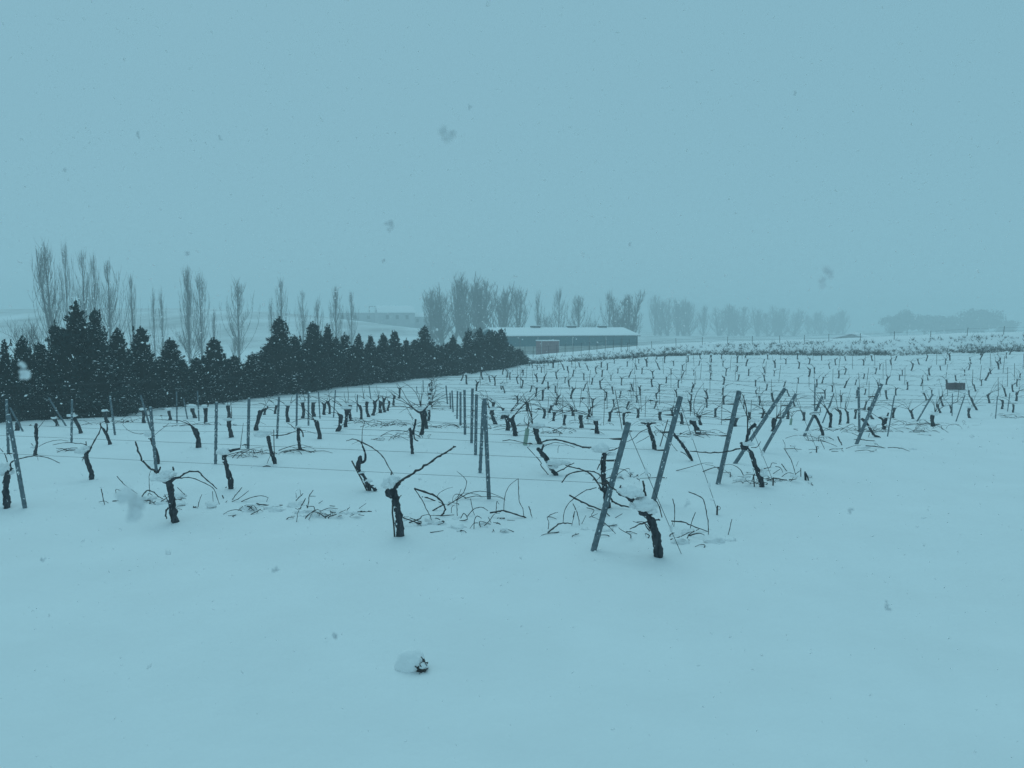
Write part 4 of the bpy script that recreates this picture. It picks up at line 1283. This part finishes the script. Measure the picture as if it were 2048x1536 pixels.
# ------------------------------------------------------------------ prunings on the snow
def pile(name, label, crop, canes, group='heaps of prunings', extra=0, centre=None, spread=(0.8, 0.4), seed=0):
    rg = random.Random(seed+500)
    low = max((X(crop, p) for c_ in canes for p in c_[0]), key=lambda q: q[1]) if canes else centre
    ref = ground(*(centre if centre else low))
    e = empty(name, ref, label, 'brushwood', group)
    for k, (pts, r0, r1) in enumerate(canes):
        pix = [X(crop, p) for p in pts]
        bot = max(pix, key=lambda q: q[1])
        G = ground(bot[0], bot[1]); D = depth_of(G)
        sway = rg.uniform(-.10, .10)
        P = []
        for i, q in enumerate(pix):
            lift = (bot[1]-q[1])*D/F
            dz = sway*math.sin(i*1.1) * min(1.0, lift/0.15)
            p = at_depth(q[0], q[1], D+dz)
            p.z = max(p.z, tz(p.x, p.y)-0.004)
            P.append(p - ref)
        V, Fc = cane_mesh(P, r0, r1, 5, 4, True, seed*50+k)
        obj('cane', V, Fc, 'cane', e)
    for k in range(min(6, extra) if canes else 0):
        x0 = ref.x + rg.gauss(0, spread[0]*0.6); y0 = ref.y + rg.gauss(0.15, spread[1]*0.5)
        w = rg.uniform(0.05, 0.13)
        Vb, Fb = blob(Vector((x0, y0, tz(x0, y0)-0.012)) - ref, w, w*0.7, w*rg.uniform(0.35, 0.6), 3, .5, 1.7, k+seed, 0.3)
        obj('snow', Vb, Fb, 'cap', e)
    for k in range(extra):
        a = rg.uniform(0, 6.28)
        x0 = ref.x + rg.gauss(0, spread[0]*0.5); y0 = ref.y + rg.gauss(0, spread[1]*0.5)
        l = rg.uniform(0.25, 0.8) if not canes else rg.uniform(0.10, 0.36)
        d = Vector((math.cos(a), math.sin(a)*0.6, 0))
        P = []; ar = rg.uniform(0.0, 0.12)*(l/0.5); bend = rg.uniform(-.9, .9); kk = [rg.uniform(-.035, .035) for _ in range(5)]; tilt = rg.uniform(-.10, .16) if rg.random() < 0.4 else 0.0
        for i in range(5):
            t = i/4
            q = Vector((x0, y0, 0)) + d*l*(t-0.5) + d.cross(Vector((0, 0, 1)))*bend*l*0.35*(t-.5)**2*4
            q.x += kk[i]; q.y += kk[4-i]
            q.z = tz(q.x, q.y) + ar*math.sin(math.pi*t) + 0.004 + (tilt*t if tilt > 0 else -tilt*(1-t))
            P.append(q-ref)
        V, Fc = cane_mesh(P, rg.uniform(0.004, 0.009), 0.003, 4, 2, False)
        obj('cane', V, Fc, 'cane', e)
        if rg.random() < 0.18:
            c0 = P[2]
            Vb, Fb = blob(c0 + Vector((0, 0, 0.0)), rg.uniform(.04, .09), rg.uniform(.03, .06), rg.uniform(.02, .04), 2, .3, 1.5, k)
            obj('snow', Vb, Fb, 'cap', e)
pile('brushwood', 'looping heap of cut canes between the centre vine and the steel post', 4, [
    ([(580,980),(700,1020),(790,1060),(845,1120),(855,1180),(820,1230)],0.013,0.010),([(580,980),(650,1080),(690,1170),(725,1230),(742,1298)],0.006,0.004),([(650,1055),(710,1068),(772,1092)],0.010,0.008),([(745,1182),(790,1155),(842,1128)],0.010,0.008),
    ([(720,1225),(830,1224),(940,1218)],0.006,0.004),([(880,1135),(960,1080),(1030,1010),(1052,920),(1020,870),(965,825)],0.006,0.003),([(970,1232),(965,1150),(972,1070),(1005,985)],0.005,0.003),([(785,1050),(815,1015),(870,985),(930,967)],0.004,0.002),([(800,1100),(860,1125),(905,1115)],0.006,0.004),([(915,1200),(920,1150),(945,1130)],0.004,0.003)], seed=1, extra=6, spread=(0.5, 0.25))
pile('brushwood', 'pair of cut canes lying right of the centre vine trunk', 4, [([(480,1245),(560,1272),(660,1312)],0.008,0.006),([(540,1245),(600,1268),(672,1292)],0.006,0.005),([(600,1300),(620,1275)],0.004,0.003)], seed=2)
pile('brushwood', 'arched cut canes in front of the nearest column post', 4, [
    ([(1265,1200),(1330,1188),(1390,1180),(1500,1215),(1592,1245)],0.012,0.008),([(1390,1178),(1392,1110),(1410,1010),(1450,945),(1520,890)],0.005,0.003),([(1520,890),(1522,1000),(1530,1100),(1560,1160),(1572,1235)],0.005,0.004),([(1320,1192),(1322,1140),(1326,1098),(1348,1122)],0.005,0.003),
    ([(1090,1072),(1100,1130),(1112,1185),(1126,1222)],0.005,0.003),([(990,1272),(1060,1260),(1030,1205),(1000,1250)],0.006,0.005),([(1060,1232),(1120,1165),(1190,1150),(1248,1182)],0.006,0.004),([(1120,1345),(1124,1270),(1150,1228),(1188,1250)],0.005,0.004),([(1615,1142),(1630,1190),(1646,1242)],0.007,0.004),
    ([(1330,1250),(1400,1248)],0.010,0.008),([(1420,1268),(1490,1270)],0.006,0.004),([(1250,1240),(1275,1290)],0.005,0.003)], seed=3, extra=7, spread=(0.6, 0.25))
pile('brushwood', 'tangle of cut canes at the foot of the front-most slanting post', 5, [
    ([(560,930),(630,968),(700,1000),(820,1052)],0.012,0.010),([(780,870),(720,885),(680,900),(580,970),(525,1050),(510,1150)],0.006,0.004),([(385,1235),(440,1190),(510,1155),(580,1162)],0.010,0.006),([(590,1000),(620,1060),(635,1120),(642,1175)],0.006,0.004),([(820,1195),(880,1182),(945,1170)],0.007,0.004),
    ([(840,1150),(890,1195),(935,1242)],0.005,0.003),([(380,1110),(420,1085),(468,1070)],0.006,0.003),([(385,1105),(420,1110),(460,1125)],0.005,0.003),([(930,1115),(990,1080)],0.005,0.004),([(820,1050),(860,1075),(888,1102)],0.009,0.006),([(700,1032),(760,1052),(740,1095),(800,1130)],0.005,0.003),([(590,1110),(605,1060),(580,1180)],0.005,0.003),([(390,1205),(395,1150),(380,1110)],0.005,0.003),([(720,1110),(790,1080)],0.005,0.003),([(660,1165),(695,1095)],0.004,0.003)], seed=4, extra=9, spread=(0.6, 0.3))
pile('brushwood', 'bowed cut canes standing right of the thick front vine', 5, [
    ([(1385,1140),(1490,1150),(1560,1180),(1682,1225)],0.009,0.005),([(1525,905),(1590,930),(1645,968),(1665,1060),(1682,1160),(1685,1248)],0.006,0.005),([(1396,960),(1410,1030),(1412,1100),(1405,1185)],0.006,0.004),([(1580,1070),(1552,1140),(1532,1225)],0.005,0.004),([(1490,1212),(1530,1225)],0.005,0.004),([(1500,1302),(1540,1242),(1610,1205)],0.006,0.004),([(1390,1185),(1395,1150)],0.005,0.003),([(1290,1020),(1310,1110)],0.006,0.004)], seed=5, extra=5, spread=(0.5, 0.25))
pile('brushwood', 'single upright cane in open snow, front right', 5, [([(1845,1252),(1860,1190),(1875,1125)],0.005,0.004)], seed=6)
pile('brushwood', 'low heap of cut canes under the slanting thin shoot, left of centre', 3, [
    ([(160,1145),(205,1122),(290,1126),(382,1135)],0.009,0.008),([(100,1100),(180,1065),(280,1045),(345,1062)],0.006,0.004),([(15,1102),(90,1062),(170,1000)],0.005,0.004),([(20,1082),(60,1030),(108,970)],0.006,0.005),([(145,1185),(180,1160),(205,1130)],0.006,0.004),([(240,1205),(265,1170)],0.004,0.003),([(440,1135),(475,1132)],0.014,0.010),([(345,1062),(330,1100)],0.004,0.003)], seed=7, extra=5, spread=(0.6, 0.25))
pile('brushwood', 'bushy clump of cut twigs in snow, left of the centre vine', 3, [
    ([(630,1172),(655,1120),(682,1070)],0.008,0.006),([(595,1090),(630,1055),(660,1025)],0.007,0.005),([(700,1152),(712,1090),(715,1050),(752,995)],0.006,0.005),([(600,1062),(595,1020)],0.004,0.003),([(640,1040),(632,990)],0.004,0.003),([(715,1048),(775,1050)],0.004,0.003),([(620,1160),(660,1182),(700,1160),(690,1130)],0.008,0.006),([(800,1115),(840,1090)],0.005,0.003),([(805,1240),(812,1200),(845,1208)],0.005,0.003),([(550,1232),(590,1230)],0.005,0.004)], seed=8, extra=8, spread=(0.35, 0.2))
pile('brushwood', 'few cut sticks on snow beside the centre vine, left side', 3, [([(1170,1188),(1230,1192),(1280,1186)],0.008,0.006),([(1030,1195),(1055,1180),(1082,1148)],0.006,0.004),([(975,1232),(1010,1222)],0.005,0.004),([(1165,1160),(1230,1115)],0.004,0.003),([(1160,1215),(1215,1225)],0.004,0.003),([(900,1135),(950,1140)],0.005,0.004)], seed=9, extra=4, spread=(0.4, 0.2))
pile('brushwood', 'bent cane heap left of the second front-row vine', 2, [
    ([(275,985),(340,1060),(420,1120),(485,1165)],0.006,0.004),([(530,1195),(580,1132),(640,1145),(700,1190),(752,1222)],0.010,0.006),([(612,1150),(606,1060),(605,980),(622,930)],0.005,0.003),([(265,1160),(270,1120),(345,1142)],0.005,0.004),([(590,1220),(600,1160),(640,1180)],0.005,0.004),([(660,1255),(670,1240)],0.006,0.005)], seed=10, extra=9, spread=(0.45, 0.2))
pile('brushwood', 'lone short stick standing in the snow at far left', 2, [([(115,1115),(130,1190),(150,1275)],0.007,0.005),([(90,1250),(150,1240),(190,1260)],0.004,0.003)], seed=11)
pile('brushwood', 'thin sticks in snow right of the second front-row vine', 2, [([(895,1100),(940,1145),(985,1192)],0.005,0.004),([(1105,1300),(1120,1240),(1145,1170)],0.006,0.003),([(930,1215),(985,1216)],0.008,0.005),([(1355,1180),(1368,1212)],0.009,0.008),([(1255,1140),(1262,1265)],0.005,0.003),([(1390,1255),(1405,1235)],0.005,0.004)], seed=12, extra=3, spread=(0.5, 0.2))
pile('brushwood', 'spiky brushwood heap right of the tall forked vine', 6, [
    ([(770,640),(800,690),(830,740),(852,810),(872,885)],0.006,0.005),([(630,907),(700,886),(800,902),(872,892)],0.009,0.006),([(575,820),(620,805),(662,795)],0.008,0.006),([(660,797),(672,762),(712,766)],0.006,0.004),([(840,872),(870,848),(906,822)],0.006,0.004),([(908,872),(908,804)],0.008,0.007),([(750,770),(772,800),(797,832)],0.008,0.006),([(680,850),(740,810)],0.006,0.004),([(700,790),(740,800),(760,840)],0.006,0.004),([(750,875),(800,842),(850,850)],0.006,0.004),([(870,790),(888,745)],0.004,0.003),([(760,570),(778,610),(780,650)],0.005,0.003)], seed=13, extra=14, spread=(0.6, 0.3))
pile('brushwood', 'long cut canes lying at the right row ends, before the slanting posts', 6, [
    ([(1065,570),(1085,610),(1102,648)],0.006,0.005),([(1062,568),(1130,595),(1205,626)],0.006,0.004),([(1210,545),(1225,580),(1245,615)],0.014,0.010),([(780,645),(850,644),(920,652)],0.006,0.004),([(1440,620),(1530,628),(1600,640)],0.010,0.007),([(1620,636),(1700,636),(1800,665)],0.007,0.004),([(1160,665),(1215,668)],0.006,0.004),([(1350,665),(1440,655),(1510,670)],0.006,0.004)], seed=14, extra=10, centre=(1720,899), spread=(1.2, 0.4))
for k, (cx, cy, ex, sp, lb) in enumerate([(1800,862,34,(1.3,0.6),'broad tangle of prunings beside the stout stump at the right row ends'),(1850,850,30,(1.6,0.8),'tangle of prunings near the last slanting post, right'),(2036,836,22,(1.2,0.7),'dark heap of prunings at the right edge of the field'),(1640,880,12,(1.0,0.4),'scatter of twigs under the sixth slanting post'),
        (605,906,9,(0.5,0.3),'small tuft of twigs on snow below the left middle wires'),(500,912,14,(0.4,0.25),'spiky tuft of twigs beside an upright post, left of centre'),(800,852,22,(1.2,0.6),'line of prunings left of the forked centre vine'),(905,856,24,(1.4,0.5),'long line of prunings left of the post column'),(780,880,14,(0.8,0.4),'loose prunings between centre vines'),
        (240,846,18,(1.5,0.6),'heap of prunings at the hedge foot, left'),(980,838,26,(1.0,0.8),'dense brush tangle right of the post column'),(1260,955,12,(0.7,0.3),'half-buried twigs behind the front slanting posts'),(1390,872,16,(0.9,0.4),'scattered twigs behind the second slanting post'),(1100,866,14,(1.0,0.4),'twigs lying among the middle vines'),(1330,852,16,(1.2,0.5),'brushwood among middle vines near the T-shaped vine'),(700,846,16,(0.9,0.5),'brush heap by the twin stumps before the hedge'),
        (1450,948,7,(0.5,0.25),'few twigs by the foot of the third slanting post'),(1190,850,14,(1.3,0.5),'thin line of prunings right of the middle vines'),(855,815,34,(0.8,2.4),'prunings lined along the receding row'),(1690,862,18,(1.1,0.4),'brushwood between the upright and slanting posts, right'),(420,850,12,(1.2,0.4),'low twigs along the hedge rows'),(150,900,6,(0.5,0.2),'flat twig bundle on snow, far left'),(930,1000,5,(0.4,0.2),'last few twig ends by the nearest column post')]):
    pile('brushwood', lb, 0, [], centre=(cx, cy), extra=ex, spread=sp, seed=30+k)

# ------------------------------------------------------------------ small things
def crate(px0, px1, py0, py1, label):
    B = ground((px0+px1)/2, py1); D = depth_of(B); s = F/D
    w = (px1-px0)/s; h = (py1-py0)/s; d = 0.32; t = 0.015
    e = empty('harvest_crate', B, label, 'crate', 'red harvest crates', RNG.uniform(-.08, .08))
    for y in (-d/2, d/2-t):
        for k in range(3):
            m = MB(); z0 = h*k/3 + 0.006; m.box(-w/2, w/2, y, y+t, z0, h*(k+1)/3-0.006); m.build('slat', 'crate', e, smooth=False)
        for x in (-w/2, -0.02, w/2-0.04):
            m = MB(); m.box(x, x+0.04, y-0.004 if y < 0 else y+t+0.001, y-0.001 if y < 0 else y+t+0.004, 0, h); m.build('rib', 'crate', e, smooth=False)
    for x in (-w/2+0.001, w/2-t-0.001):
        m = MB(); m.box(x, x+t, -d/2+t+0.001, d/2-t-0.001, 0.006, h-0.02); m.build('end_panel', 'crate', e, smooth=False)
    m = MB(); m.box(-w/2+t+0.002, w/2-t-0.002, -d/2+t+0.002, d/2-t-0.002, 0.0, 0.015); m.build('bottom', 'crate', e, smooth=False)
    V, Fc = blob((0, 0, h*0.80), w*0.47, d*0.44, h*0.28, 2, 0.2, 1.5, px0)
    obj('snow', V, Fc, 'cap', e)
crate(1894.5, 1910, 765, 778.5, 'reddish harvest crate with snow on top, left of the pair on the slope')
crate(1911, 1927, 765, 778.5, 'reddish harvest crate with snow on top, right of the pair on the slope')

B = ground(822, 1333)
e = empty('snowy_clod', B, 'small snow-covered clod with dark twigs alone in the foreground snow', 'clod')
V, Fc = blob((-0.005, 0, 0.02), 0.115, 0.10, 0.125, 4, 0.18, 1.2, 5, 0.6); obj('snow_cap', V, Fc, 'cap', e)
V, Fc = blob((0.085, -0.045, 0.015), 0.055, 0.05, 0.06, 3, 0.5, 2.2, 9, 0.8); obj('stone', V, Fc, 'stone', e)
V, Fc = blob((0.10, -0.075, 0.035), 0.04, 0.02, 0.03, 3, 0.4, 2, 11, 0.8); obj('snow', V, Fc, 'cap', e)
for q in ([(0.03, -0.09, 0.05), (0.06, -0.11, 0.045), (0.085, -0.115, 0.02), (0.08, -0.12, -0.01)], [(0.085, -0.05, 0.10), (0.115, -0.08, 0.08), (0.135, -0.09, 0.045)], [(0.07, -0.11, 0.01), (0.10, -0.12, 0.005)], [(0.13, -0.09, 0.03), (0.12, -0.11, 0.0)]):
    V, Fc = cane_mesh([Vector(p) for p in q], 0.0042, 0.0025, 5, 4, True, 3); obj('twig', V, Fc, 'cane', e)

# ------------------------------------------------------------------ falling snow
def make_snowfall():
    rs = np.random.RandomState(5)
    n = 60000
    V, Fc = [], []
    oct_v = np.array([(1,0,0),(-1,0,0),(0,1,0),(0,-1,0),(0,0,1),(0,0,-1)], float)
    oct_f = [(0,2,4),(2,1,4),(1,3,4),(3,0,4),(2,0,5),(1,2,5),(3,1,5),(0,3,5)]
    cnt = 0
    while cnt < n:
        y = 1.6 + 30*rs.rand()**0.6
        x = (rs.rand()*2-1)*(0.80*y+1.5)
        z = CAMH + (rs.rand()*1.25-0.62)*y
        if z > 19 or z < tz_fast(x, y) + 0.05:
            cnt += 0.25
            continue
        s = 0.0056*rs.lognormal(0.0, 0.45)*min(1.0, 0.25+y/9.0)
        A = rs.randn(3, 3); Q, _ = np.linalg.qr(A)
        v = (oct_v*np.array([1.0, 0.8, 0.5])*s*rs.uniform(0.7, 1.6, 3)) @ Q.T + np.array([x, y, z])
        b = len(V); V.extend(v.tolist()); Fc.extend([(a+b, c_+b, d+b) for a, c_, d in oct_f])
        cnt += 1
    o = obj('falling_snow', V, Fc, 'flake')
    o['kind'] = 'stuff'; tag(o, 'snowflakes falling through the air over the whole view', 'snowflakes')
    # a few big wet clumps drifting close by
    V, Fc = [], []
    rg = random.Random(9)
    for px, py, d, s in ((895,270,0.48,0.0055),(780,450,0.55,0.0040),(1650,553,0.45,0.0046),(260,1005,0.36,0.0080),(50,742,0.50,0.0052),(1372,1010,0.9,0.004),(375,508,1.1,0.004),(938,216,1.1,0.004),(1700,1020,1.0,0.004),(1590,185,1.3,0.004),(275,270,1.3,0.0045),(440,276,1.4,0.004),(550,1138,0.9,0.004),(1776,1212,0.9,0.0045),(668,1272,0.9,0.004),(130,340,1.2,0.004),(768,522,1.4,0.004),(1260,488,1.5,0.004),(85,1120,1.1,0.004)):
        c = at_depth(px, py, d)
        for k in range(7):
            o = Vector((rg.gauss(0, 1), rg.gauss(0, 1), rg.gauss(0, 1.3)))*s*0.38
            a, f = blob(c+o, s*rg.uniform(.3, .6), s*rg.uniform(.3, .6), s*rg.uniform(.3, .6), 1, 0.4, 2, k, 1.0)
            b = len(V); V.extend([tuple(q) for q in a]); Fc.extend([tuple(q+b for q in w) for w in f])
    o = obj('near_snow_clumps', V, Fc, 'bigflake')
    o['kind'] = 'stuff'; tag(o, 'large blurred wet snow clumps drifting close to the viewer', 'snowflakes')
_gx = np.linspace(-40, 40, 81); _gy = np.linspace(0, 40, 41)
_GX, _GY = np.meshgrid(_gx, _gy)
_GZ = terrain(_GX.ravel(), _GY.ravel()).reshape(_GX.shape)
def tz_fast(x, y):
    i = int(np.clip(round(y), 0, 40)); j = int(np.clip(round(x+40), 0, 80))
    return _GZ[i, j]
make_snowfall()
